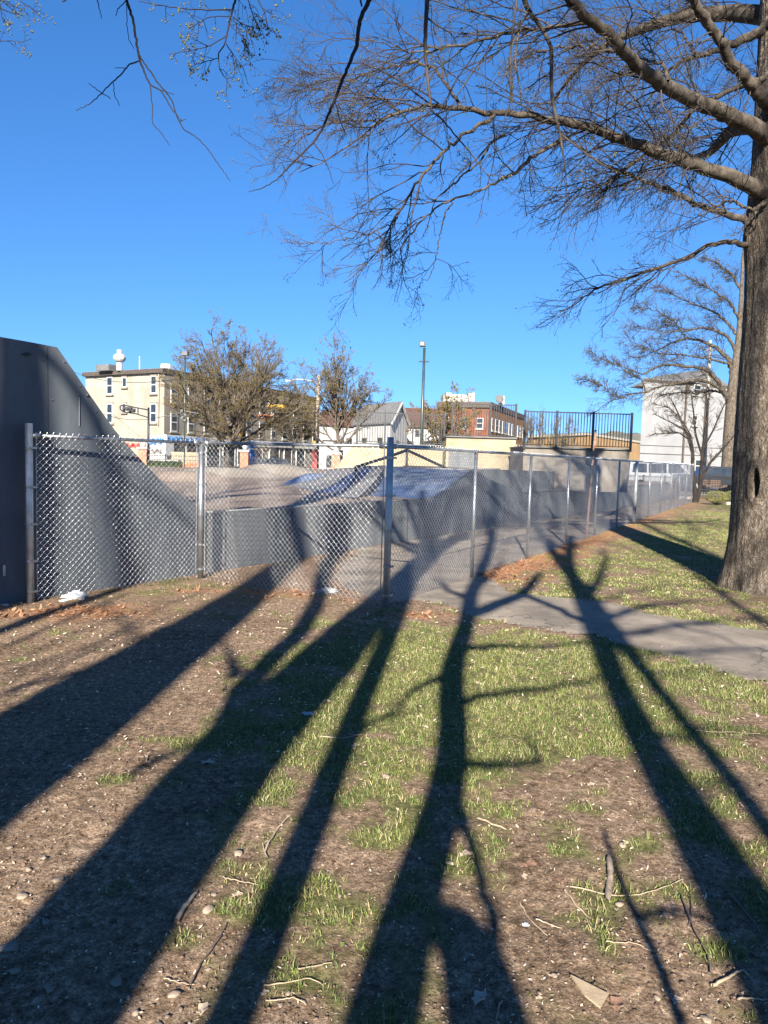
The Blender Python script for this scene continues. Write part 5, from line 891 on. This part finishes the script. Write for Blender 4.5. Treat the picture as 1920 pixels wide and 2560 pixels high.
m.build('cameras', greyr, fq)
def sigbox(par, c, m_=yell, n=3, horiz=True, face=None):
    o = MB().box(c, (.28*n if horiz else .32, .22, .32 if horiz else .28*n)).build('signal_head', m_, par); mm_ = MB()
    for i in range(n): k = (i-(n-1)/2)*.28; q = (c[0]+(k if horiz else 0), c[1]-.12, c[2]+(0 if horiz else k)); mm_.bar((q[0], q[1], q[2]), (q[0], q[1]-.13, q[2]), .11, 8)
    mm_.build('visors', blackm if m_ is not yell else yell, o); return o
def sigpole(name, label, x, ytop, Y, arms, heads):
    p = base(x, Y); th = thing(name, label, 'traffic light', (*p, 0)); MB().bar(np.r_[p, 0], np.r_[p, at(x, ytop, Y)[2]], .11, 8, .08).build('pole', blackm, th, True); m = MB()
    for L in arms:
        for (xa, ya), (xb, yb) in zip(L[:-1], L[1:]): m.bar(at(xa, ya, Y), at(xb, yb, Y), .055, 6)
    m.build('mast_arm', blackm, th)
    for x_, y_, m_, n, hz_ in heads: sigbox(th, at(x_, y_, Y-.1), m_, n, hz_)
    return th
sigpole('traffic_signal', 'black traffic signal with a looped arm in front of the cream wall', 371, 1019, 62, [[(371,1025),(335,1018),(308,1012),(300,1016),(301,1024),(310,1030),(338,1034),(371,1044)], [(345,1020),(345,1035)], [(308,1012),(307,1031)]], [(319,1022,blackm,3,True), (330,1026,blackm,2,True)])
sigpole('traffic_signal', 'black traffic signal carrying the upper yellow heads in front of the tallest street tree', 610, 988, 60, [[(610,998),(660,1004),(711,1009)], [(610,1023),(650,1021),(700,1019)], [(635,1001),(635,1022)]], [(682,1016,yell,3,True), (700,1017,yell,3,True), (601,1078,yell,3,False)])
sigpole('traffic_signal', 'black traffic signal carrying the lower yellow heads beside the wooden utility pole', 793, 1022, 61, [[(793,1032),(740,1034),(690,1035)], [(793,1055),(740,1050),(655,1043)], [(755,1034),(755,1051)]], [(658,1041,orangep,3,True), (673,1043,orangep,3,True), (786,1106,yell,1,True)])
p = base(792, 62.5); up_ = thing('utility_pole', 'weathered wooden utility pole with a long curved white lamp arm', 'utility pole', (*p, 0)); MB().bar(np.r_[p, 0], np.r_[p, at(792, 939, 62.5)[2]], .20, 10, .15).build('pole', wood, up_, True)
q = np.array([at(x, y, 62.5) for x, y in ((790,956),(770,951),(750,948),(733,949),(722,953))]); V, Q = tubes(resample(q, 14)[None], np.full((1, 14), .05), 6); nmesh('lamp_arm', V, Q, whitep, up_, True); MB().box(at(719, 952, 62.5), (.45, .22, .14)).build('lamp_head', whitep, up_)
p = base(683, 60.5); lp = thing('street_lamp', 'white shepherd crook street lamp behind the yellow traffic lights', 'street lamp', (*p, 0)); MB().bar(np.r_[p, 0], at(683, 1005, 60.5), .05, 6).build('pole', whitep, lp)
q = np.array([at(x, y, 60.5) for x, y in ((683,1008),(682,1001),(679,998),(675,999),(673,1005))]); V, Q = tubes(q[None], np.full((1, 5), .04), 5); nmesh('crook', V, Q, whitep, lp); MB().ball(at(673, 1009, 60.5), .14, 8, 6).build('lamp_globe', whitep, lp)
# pillars and iron fence round the park
pilb = mat('pillar_brick', (.26, .085, .055), .9, scale=6, c2=(.42, .17, .11))
for i, (x, Y) in enumerate(((359, 45), (612, 45), (840, 45))):
    p = base(x, Y); c = thing('brick_pillar', ['red brick pillar with a white ball cap beside the sloping edge of the big ramp', 'red brick pillar with a white ball cap left of the parked car', 'red brick pillar with a white ball cap beside the cream launch ramp'][i], 'pillar', (*p, 0), 'brick pillars of the park fence')
    MB().box((*p, .95), (.52, .52, 1.9)).build('shaft', pilb, c); MB().box((*p, 1.95), (.66, .66, .12)).build('cap', whitep, c); MB().ball((*p, 2.16), .17, 10, 7).build('ball', whitep, c, True)
def iron(label, x0, Y0, x1, Y1, h, n, grp):
    a = np.r_[base(x0, Y0), 0]; b_ = np.r_[base(x1, Y1), 0]; th = thing('iron_fence', label, 'fence', a, grp); L = lambda k, z: a+(b_-a)*k+np.array([0, 0, z]); m = MB()
    for z in (.15, h-.25, h): m.bar(L(0, z), L(1, z), .022, 4)
    m.build('rails', blackm, th); m = MB()
    for i in range(n): m.bar(L(i/n, .1), L(i/n, h+.08), .013, 4)
    m.build('pickets', blackm, th); m = MB()
    for i in range(0, n+1, max(1, n//5)): MB().bar(L(i/n, 0), L(i/n, h+.12), .04, 4).build('post', blackm, th)
IG = 'black iron fences round the park'
iron('black iron fence between the big ramp and the pillar left of the parked car', 366, 45, 604, 45, 1.5, 60, IG); iron('black iron fence in front of the parked car', 620, 45, 832, 45, 1.5, 54, IG); iron('short black iron fence right of the pillar by the cream launch ramp', 848, 45, 900, 45, 1.5, 12, IG); iron('black iron fence in front of the white van and the black truck', 1560, 41, 1835, 38, 1.1, 70, IG)
# box, banner, planter
p = base(628, 56); o = thing('blue_cabinet', 'bright blue cabinet standing on the pavement behind the brick pillar', 'cabinet', (*p, 0)); zt = at(628, 1107, 56)[2]; MB().box((*p, zt/2), (.68, .6, zt)).build('body', bluet, o, bevel=.03); MB().box((p[0], p[1]-.31, zt*.55), (.5, .02, zt*.6)).build('door', bluet, o); MB().box((*p, zt+.04), (.74, .66, .07)).build('lid', whitep, o)
p = base(786, 57); o = thing('red_banner', 'narrow dark red banner fixed by the black signal pole', 'banner', (*p, 0)); z0, z1 = at(786, 1172, 57)[2], at(786, 1126, 57)[2]; MB().box((*p, (z0+z1)/2), (.34, .04, z1-z0)).build('cloth', redt, o); MB().bar(np.r_[p+np.array([.2, 0]), 0], np.r_[p+np.array([.2, 0]), z1], .03, 6).build('pole', blackm, o)
p = base(430, 58); o = thing('painted_bin', 'white box with green graffiti on the pavement before the shopfront', 'box', (*p, 0)); MB().box((*p, .62), (1.2, .7, 1.1)).build('body', whitep, o); scrawl(o, plane(p-np.array([.55, .36]), p+np.array([.55, -.36])), .05, 1.05, .35, 1.0, greent, 2, r=.045, pr=.03)
p = base(470, 60); o = thing('painted_stall', 'tan stall counter with orange graffiti below the shop awning', 'stall', (*p, 0)); MB().box((*p, .9), (2.6, .7, 1.8)).build('counter', ply, o); scrawl(o, plane(p-np.array([1.2, .36]), p+np.array([1.2, -.36])), .1, 2.3, .3, 1.0, orangep, 5, r=.03, pr=.03)
p = base(1764, 58); o = thing('utility_pole', 'tall thin grey pole rising through the small tree in front of the light grey building', 'utility pole', (*p, 0)); MB().bar(np.r_[p, 0], at(1776, 850, 58), .13, 8, .09).build('pole', wood, o, True); MB().box(at(1774, 875, 57.9), (.9, .08, .08)).build('crossbar', wood, o)
hg = mat('dark_hedge_leaf', (.02, .035, .012), .8, scale=4, c2=(.05, .07, .025)); a_ = base(368, 43.5); b__ = base(455, 43.5); g = np.random.default_rng(90); n = 5000; q = np.stack([g.uniform(a_[0], b__[0], n), 43.5+g.normal(0, .12, n), 1.02+.16*g.uniform(-1, 1, n)], 1); q[:, 2] += .08*(fbm(q[:, 0]*3, q[:, 1]*3, 2)-.5); a1 = nrm(g.normal(0, 1, (n, 3)))*.035; a2 = nrm(g.normal(0, 1, (n, 3)))*.025; th = thing('hedge', 'low dark green hedge at the foot of the iron fence beside the big ramp', 'hedge', (a_[0], 43.5, 0)); nmesh('foliage', np.stack([q-a1, q-a2, q+a1, q+a2], 1).reshape(-1, 3), np.arange(n)[:, None]*4+np.arange(4)[None], hg, th); MB().box(((a_[0]+b__[0])/2, 43.5, .5), (b__[0]-a_[0]-.1, .22, 1.0)).build('stems', hg, th)
# wires
def wire_(label, pts, r=.022):
    P = np.array([at(x, y, Y) for x, y, Y in pts]); k = np.linspace(0, 1, 20)[:, None]; c = P[0]*(1-k)+P[1]*k-np.array([[0, 0, .6]])*4*k*(1-k); V, Q = tubes(c[None], np.full((1, 20), r), 4); tag(nmesh('overhead_wire', V, Q, blackm, loc=c[0]), label, 'wire', 'overhead street wires')
wire_('upper overhead wire crossing the cream building to the camera pole', [(187, 931, 78), (461, 946, 46)]); wire_('lower overhead wire crossing the cream wall under the second row of windows', [(240, 1028, 70), (420, 1038, 62)]); wire_('overhead wire running from the utility pole past the tallest tree', [(461, 946, 46), (792, 951, 62.5)])
# ------------------------------------------------------------------ vehicles
def carmat(nm, c): 
    m_ = mat(nm, c, .3, .1, var=.05, spec=.5); m_.node_tree.nodes['Principled BSDF'].inputs['Coat Weight'].default_value = .6; return m_
tyre = mat('tyre_rubber', (.015, .015, .015), .9); lampm = mat('lamp_lens', (.6, .6, .58), .2, spec=.6); chrome = metal('bright_rim', (.5, .5, .5), .3, .8)
def vehicle(name, label, cat, x, Y, rot, prof, w, paint, wh, wheels, glass, lights, tumble=.12):
    """prof: side outline (x, z), glass: side outlines; the vehicle points along +x before rotation"""
    p = base(x, Y); th = thing(name, label, cat, (*p, 0)); OFF[th.name] = np.zeros(3); n = len(prof); m = MB(); zmin = min(z for _, z in prof); zmax = max(z for _, z in prof); zb = zmin+(zmax-zmin)*.5
    ww = lambda z: w/2-(tumble*max(0, z-zb)/(zmax-zb)); A = [(q[0], -ww(q[1]), q[1]) for q in prof]; B = [(q[0], ww(q[1]), q[1]) for q in prof]
    m.add(A+B, [tuple(range(n)), tuple(range(2*n-1, n-1, -1))]+[(i, n+i, n+(i+1) % n, (i+1) % n) for i in range(n)]); m.build('body', paint, th, bevel=.04)
    for gl in glass:
        for sg in (-1, 1): m = MB(); m.prism([(q[0], sg*(ww(q[1])-.03), q[1]) for q in gl], (0, sg*.045, 0)); m.build('side_window', glassm, th)
    for wx in wheels:
        for sg in (-1, 1): c = (wx, sg*(w/2-.12), wh); wq = MB().bar((wx, sg*(w/2-.22), wh), (wx, sg*(w/2+.01), wh), wh, 16).build('wheel', tyre, th); MB().bar((wx, sg*(w/2), wh), (wx, sg*(w/2+.025), wh), wh*.6, 12).build('rim', chrome, wq)
    for (lx, ly, lz, sx_, sy_, sz_, m_, nm) in lights:
        for sg in (-1, 1): MB().box((lx, sg*ly, lz), (sx_, sy_, sz_)).build(nm, m_, th)
    th.rotation_euler = (0, 0, rot); return th
sedan = [(-2.2, .35), (-2.2, .75), (-2.05, .98), (-1.5, 1.02), (-.95, 1.40), (.35, 1.42), (1.05, 1.0), (1.95, .85), (2.2, .65), (2.2, .35)]
c1 = vehicle('parked_car', 'dark blue parked car facing the park behind the iron fence', 'car', 690, 68, R(-100), sedan, 1.78, carmat('dark_blue_paint', (.03, .04, .075)), .32, (-1.35, 1.4), [[(-1.3, 1.02), (-.9, 1.32), (-.25, 1.35), (-.25, 1.02)], [(-.15, 1.02), (-.15, 1.35), (.3, 1.34), (.85, 1.02)]], [(2.18, .65, .68, .1, .35, .14, lampm, 'headlight')])
MB().add([(.40, -.6, 1.39), (.40, .6, 1.39), (1.06, .72, 1.02), (1.06, -.72, 1.02)], [(0, 1, 2, 3)]).build('windscreen', glassm, c1).location = (.03, 0, .02)
c2_ = vehicle('parked_car', 'black parked car half hidden left of the dark blue one', 'car', 655, 72, R(170), sedan, 1.78, carmat('black_paint', (.015, .015, .017)), .32, (-1.35, 1.4), [[(-1.3, 1.02), (-.9, 1.32), (-.25, 1.35), (-.25, 1.02)], [(-.15, 1.02), (-.15, 1.35), (.3, 1.34), (.85, 1.02)]], [(2.18, .65, .68, .1, .35, .14, lampm, 'headlight')])
vanp = [(-2.6, .38), (-2.62, 1.2), (-2.5, 2.02), (-2.2, 2.1), (1.0, 2.1), (1.35, 2.02), (2.0, 1.28), (2.65, 1.08), (2.75, .8), (2.75, .38)]
vehicle('white_van', 'white van parked behind the far end of the chain link fence', 'van', 1648, 54, R(3), vanp, 1.9, carmat('white_van_paint', (.30, .31, .32)), .35, (-1.75, 1.75), [[(-2.4, 1.25), (-2.3, 1.88), (-1.3, 1.9), (-1.3, 1.25)], [(-1.15, 1.25), (-1.15, 1.9), (.2, 1.9), (.2, 1.25)], [(.35, 1.25), (.35, 1.9), (1.15, 1.9), (1.7, 1.3)]], [(2.72, .7, .85, .08, .35, .2, lampm, 'headlight')], tumble=.16)
truck = [(-2.7, .55), (-2.7, 1.1), (-.9, 1.15), (-.85, 1.78), (.6, 1.82), (1.3, 1.25), (2.5, 1.18), (2.75, 1.05), (2.75, .55)]
vehicle('black_truck', 'black pickup truck parked between the small tree and the second big tree', 'truck', 1790, 50, R(178), truck, 1.9, carmat('black_truck_paint', (.012, .012, .013)), .4, (-1.7, 1.75), [[(-.75, 1.2), (-.7, 1.68), (.5, 1.7), (1.0, 1.25)]], [(2.74, .7, .95, .06, .3, .2, lampm, 'headlight'), (-2.7, .8, .95, .06, .2, .3, redt, 'tail_light')])
vehicle('silver_car', 'silver car parked between the white van and the black truck', 'car', 1722, 60, R(5), sedan, 1.78, carmat('silver_paint', (.22, .23, .24)), .32, (-1.35, 1.4), [[(-1.3, 1.02), (-.9, 1.32), (-.25, 1.35), (-.25, 1.02)], [(-.15, 1.02), (-.15, 1.35), (.3, 1.34), (.85, 1.02)]], [(2.18, .65, .68, .1, .35, .14, lampm, 'headlight')])
# bench, bushes, kerb stones
b = gp(1815, 1240); bn = thing('park_bench', 'brown wooden bench in front of the second big tree', 'bench', (b[0]+.35, b[1]+4, 0)); bx_, by_ = b[0]+.55, b[1]+3; bw = mat('brown_bench_wood', (.09, .05, .03), .7)
m = MB(); [m.box((bx_, by_+k*.12-.2, .45), (1.2, .09, .04)) for k in range(4)]; m.build('seat', bw, bn); m = MB(); [m.box((bx_, by_+.26+k*.02, .60+k*.13), (1.2, .03, .09)) for k in range(3)]; m.build('backrest', bw, bn)
for sx_ in (-.5, .5):
    for dy in (-.18, .2): MB().box((bx_+sx_, by_+dy, .22), (.05, .05, .44)).build('leg', blackm, bn)
bushm = mat('yellow_green_bush_leaf', (.07, .08, .02), .7, scale=3, c2=(.17, .16, .05))
for i, (x, y, s, lab) in enumerate(((1790, 1262, 1.0, 'round clipped bush between the small tree and the big trunk'), (1822, 1256, .85, 'round clipped bush touching the edge of the big trunk'))):
    g = np.random.default_rng(300+i); b = gp(x, y); th = thing('bush', lab, 'bush', (b[0], b[1], 0), 'clipped bushes on the lawn'); n = 26; P, R_ = grow(np.repeat([[b[0], b[1], 0]], n, 0), nrm(g.normal(0, 1, (n, 3))*[1, 1, .3]+[0, 0, .8]), np.full(n, .5*s), np.full(n, .012), 6, .15, (0, 0, 0), g); V, Q = tubes(P, R_, 4); nmesh('stems', V, Q, limbm, th)
    n = 2600; q = nrm(g.normal(0, 1, (n, 3)))*g.uniform(.5, 1, (n, 1))**.4*[.48*s, .48*s, .30*s]+[b[0], b[1], .36*s]; q += (fbm(q[:, 0]*4, q[:, 2]*4, 2)[:, None]-.5)*.15
    a1 = nrm(g.normal(0, 1, (n, 3)))*.022; a2 = nrm(g.normal(0, 1, (n, 3)))*.014; V = np.stack([q-a1, q-a2, q+a1, q+a2], 1).reshape(-1, 3); nmesh('foliage', V, np.arange(n)[:, None]*4+np.arange(4)[None], bushm, th)
for i, (x, y) in enumerate(((1712, 1247), (1835, 1262))):
    b = gp(x, y); o = MB().box((b[0], b[1], .06), (.9, .22, .14), (1, .15)).build('kerb_stone', side_, None, bevel=.02, loc=(b[0], b[1], 0)); tag(o, ['pale kerb stone at the foot of the small dark tree', 'pale kerb stone behind the clipped bushes'][i], 'stone')
# perched bird on the rail
# ------------------------------------------------------------------ litter, sticks and leaves on the ground
plas = mat('white_plastic', (.25, .265, .28), .4, scale=12, c2=(.37, .385, .40), bump=.01, bscale=14, spec=.5); clear = mat('cloudy_plastic', (.28, .30, .31), .25, scale=20, c2=(.45, .47, .48), spec=.6, bump=.008, bscale=20)
clear.node_tree.nodes['Principled BSDF'].inputs['Alpha'].default_value = .6
def crumple(name, label, cat, x, y, sx_, sy_, sz_, m_, seed):
    g = np.random.default_rng(seed); c = gp(x, y); mb = MB().ball((0, 0, 0), 1, 22, 14); V = np.array(mb.v); q = (fbm(V[:, 0]*2.3+seed, V[:, 1]*2.3+V[:, 2]*1.7, 4)-.5)[:, None]; V = V*(1+q*1.6)*[sx_, sy_, sz_]+[c[0], c[1], float(gh(c[0], c[1]))+sz_*.6]
    mb.v = [tuple(p) for p in V]; return tag(mb.build(name, m_, None, loc=(c[0], c[1], 0)), label, cat)
crumple('plastic_bag', 'crumpled white plastic bag under the chain link by the left post', 'bag', 190, 1495, .12, .07, .05, plas, 3); crumple('paper_scrap', 'small white scrap beside the crumpled bag at the fence foot', 'litter', 160, 1503, .05, .03, .015, plas, 4)
crumple('plastic_bottle', 'crushed clear plastic bottle against the fence foot left of the corner post', 'bottle', 820, 1480, .10, .045, .04, clear, 5); crumple('paper_scrap', 'tiny white scrap at the far left under the dark slab', 'litter', 12, 1514, .04, .02, .012, plas, 6)
crumple('paper_scrap', 'white scrap on the shaded grass left of centre', 'litter', 768, 1783, .035, .02, .008, plas, 8); crumple('paper_scrap', 'small pale scrap in the dirt at the lower right', 'litter', 1314, 2305, .014, .01, .004, plas, 9)
stickp = mat('pale_dry_stick', (.19, .145, .095), .85, scale=30, c2=(.34, .27, .19)); stickd = mat('dark_stick', (.06, .042, .032), .9, scale=30, c2=(.14, .10, .075), bump=.001)
ST_ = [([(1055,2420),(1000,2450),(970,2515)],4,0,'x'), ([(1130,2110),(1262,2070)],0,0,''),
 ([(660,2455),(790,2435),(810,2455)],4,0,'pale forked stick lying across the dirt at bottom centre left'), ([(664,2490),(740,2487),(765,2505)],4,0,'curved pale stick below the forked one near the bottom edge'), ([(745,2412),(830,2400)],4,0,'short straight pale stick between two tree shadows at the bottom'),
 ([(475,2450),(500,2400),(540,2350),(567,2300)],6,1,'dark thin stick beside the yellow grass tuft'), ([(410,2434),(450,2446),(486,2448)],3,0,'thin pale stick left of the dark stick'), ([(660,2130),(690,2070),(725,2038)],7,0,'grey branching stick standing out on the left sunlit strip'), ([(668,2140),(655,2105),(670,2100)],4,0,'short crooked stick under the grey branching one'),
 ([(441,2295),(460,2265),(490,2230)],16,0,'rotten bark strip lying along the shadow edge'), ([(558,2187),(600,2200),(650,2210)],3,0,'fine pale stem right of the shadow edge'), ([(800,1840),(860,1845),(905,1836)],4,0,'long dry stem on the grass left of centre'),
 ([(1424,2216),(1490,2226),(1560,2235),(1640,2225),(1705,2196)],4,0,'long pale curved stem crossing the short log'), ([(1705,2236),(1722,2290),(1745,2340),(1772,2385),(1776,2435)],7,1,'dark crooked twig at the lower right'), ([(1727,2232),(1730,2280),(1722,2310)],4,1,'thin upright twig joining the crooked one'),
 ([(1412,2225),(1440,2260),(1483,2298)],5,0,'pale stem slanting below the brown leaf'), ([(1300,2250),(1335,2310),(1368,2340)],4,0,'thin pale stem left of the slanting one'), ([(1340,2297),(1405,2320)],4,0,'short pale stem above the bare patch'), ([(1515,2358),(1580,2362),(1640,2385)],3,0,'faint stem near the thin diagonal shadow'),
 ([(1195,2040),(1235,2060),(1265,2068)],6,0,'short pale stick in the grass right of the central shadow'), ([(1830,2240),(1860,2275),(1890,2310),(1908,2350)],8,1,'thick dark twig at the right edge in the shade'), ([(1850,2260),(1860,2230),(1872,2220)],5,1,'upturned dark twig at the right edge'), ([(1780,2465),(1820,2445),(1858,2420),(1872,2440)],9,0,'broken grey branch at the bottom right'),
 ([(1845,2500),(1880,2500),(1912,2503)],6,0,'straight grey twig by the bottom right corner'), ([(1551,2190),(1565,2235),(1590,2270),(1598,2285)],9,1,'dark bark curl beside the short log'), ([(0,2412),(50,2400),(110,2382)],7,1,'dark stick in the shade at the left edge'), ([(540,2000),(590,2015),(605,2030)],6,1,'dark stick in the shade left of centre'), ([(1700,1810),(1760,1835),(1900,1842)],3,0,'long dry stem across the right dirt patch'),
 ([(370,1890),(365,1905),(378,1903)],4,0,'tiny angled twig in the left dirt'), ([(556,1730),(562,1715),(564,1728)],5,1,'short dark twig by the left branch shadow'), ([(1255,2500),(1245,2520),(1240,2556)],4,0,'thin stem in the shade near the bottom'), ([(690,1570),(725,1572)],4,0,'short pale twig in front of the middle fence panel')]
for i, (pts, w, dk, lab) in enumerate(ST_[2:]):
    g = np.random.default_rng(400+i); c = np.array([np.r_[gp(x, y), 0] for x, y in pts]); q = resample(c, 14); q[1:-1, :2] += g.normal(0, .0012, (12, 2)); q[:, 2] = gh(q[:, 0], q[:, 1])+.006+.004*g.random(14); rr = w/2*.75*np.hypot(q[0, 1], CH)/F*np.linspace(1.1, .6, 14)
    q[:, 2] += rr*.5; V, Q = tubes(q[None, :, :3], rr[None], 6); ctr = q[7, :3]; tag(nmesh('stick', V, Q, stickd if dk else stickp, smooth=True, loc=(ctr[0], ctr[1], ctr[2])), lab, 'stick', 'fallen sticks and stems')
c = np.array([np.r_[gp(x, y), 0] for x, y in ((1522,2140),(1527,2180),(1522,2215),(1520,2248))]); q = resample(c, 16); q[:, 2] = gh(q[:, 0], q[:, 1])+.012; V, Q = tubes(q[None, :, :3], np.array([[.004, .011]+[.0135]*4+[.012]*4+[.0125]*4+[.009, .003]])*1.0, 9); V[:, :] += np.random.default_rng(1).normal(0, .0008, V.shape)
logm = mat('pale_log_bark', (.13, .10, .075), .95, scale=20, c2=(.28, .22, .17), bump=.004, bscale=60); tag(nmesh('short_log', V, Q, logm, smooth=False, loc=(q[7, 0], q[7, 1], 0)), 'short thick knobbly piece of branch beside the thin diagonal shadow', 'log')
leafm = mat('dead_brown_leaf', (.10, .055, .035), .7, scale=25, c2=(.20, .12, .08)); leafp = mat('pale_dead_leaf', (.25, .19, .14), .7, scale=25, c2=(.36, .29, .22)); card = mat('tan_bark_flake', (.24, .18, .115), .8, scale=14, c2=(.31, .24, .16), bump=.002)
def leaf(x, y, w, m_, lab, rot, lob=5, curl=.35):
    c = gp(x, y); s = w/2*math.hypot(c[1], CH)/F*.9; zz = float(gh(c[0], c[1])); n = 22; t_ = np.linspace(0, 2*np.pi, n, endpoint=False); r_ = s*(1-.38*np.abs(np.sin(t_*lob/2+.3)))*(1+.25*np.cos(t_)); X = r_*np.cos(t_)*1.25; Y = r_*np.sin(t_)*.8
    rings = [(0, 0)]; V = [(0, 0, .006)]; 
    for k in (.5, 1.): V += [(x_*k, y_*k, .006+curl*s*(k*y_/s)**2+.12*s*math.sin(a*3)*k) for x_, y_, a in zip(X, Y, t_)]
    F_ = [(0, 1+i, 1+(i+1) % n) for i in range(n)]+[(1+i, 1+n+i, 1+n+(i+1) % n, 1+(i+1) % n) for i in range(n)]; F_ = F_
    V = [(c[0]+p[0]*math.cos(rot)-p[1]*math.sin(rot), c[1]+p[0]*math.sin(rot)+p[1]*math.cos(rot), zz+p[2]) for p in V]
    st_ = MB().add(V, F_); o = st_.build('dead_leaf', m_, None, loc=(c[0], c[1], zz)); so_ = o.modifiers.new('thick', 'SOLIDIFY'); so_.thickness = .0012; tag(o, lab, 'leaf', 'dead leaves on the ground')
LV = [(1540,2508,46,0,'large curled brown leaf beside the triangular bark flake',.9), (1402,2200,26,0,'upright reddish brown leaf left of the short log',1.6), (1320,2155,34,0,'folded reddish leaf above the upright one',.2), (1560,2100,26,1,'pale leaf just right of the tip of the thin shadow',.5), (1160,2130,34,1,'pale curled leaf at the inner edge of the central shadow',.3), (1195,2492,44,1,'pale lobed leaf in the shade at the bottom centre',.8),
      (1190,1976,22,0,'brown leaf in the central shadow below the grass',1.2), (1345,2495,16,1,'small pale leaf at bottom right of the shadow',.1), (1475,1958,22,1,'pale leaf at the edge of the grass',.2), (1850,1740,26,1,'tan leaf on the grass at the right',1.8), (1390,1860,14,1,'small leaf in the middle of the bright grass',.4), (515,1906,34,1,'pale lobed leaf in the broad left shadow',.3), (335,1865,22,0,'tan leaf in the left dirt strip',.1), (550,1634,14,0,'small brown leaf left of the narrow branch shadow',.5),
      (490,1690,12,1,'tiny pale leaf in the left dirt',.9), (130,1928,30,0,'brown leaf in the big left shadow',1.3), (505,2510,36,1,'pale twisted leaf at the bottom left of centre',1.3), (590,2235,26,1,'round pale leaf in the left sunlit strip',.4), (855,2350,16,2,'green leaf in the middle dirt',1.1), (660,2470,20,1,'small pale leaf beside the bottom sticks',.7), (1310,2185,18,1,'small grey leaf near the right dirt',.6), (885,1860,24,1,'pale leaf in the grass strip left of centre',.5), (1690,2500,30,1,'white flecked leaf near the bottom right',.4), (1095,1580,14,1,'small pale leaf at the path edge',.2)]
for x, y, w, k, lab, rot in LV: leaf(x, y, w, (leafm, leafp, greent)[k] if k < 2 else gmat, lab, rot)
P3_ = [gp(1426, 2450), gp(1521, 2490), gp(1500, 2528), gp(1462, 2500)]; z0 = [float(gh(p[0], p[1]))+.012 for p in P3_]; tag(MB().prism([(p[0], p[1], z) for p, z in zip(P3_, z0)], (0, 0, .006)).build('bark_flake', card, None, loc=(P3_[3][0], P3_[3][1], 0)), 'flat triangular tan bark flake near the bottom right', 'bark')
q = gp(1525, 2258); V, Q = rocks(np.array([q[0]]), np.array([q[1]]), np.array([.018]), 77, 's', stone)
SG2 = None
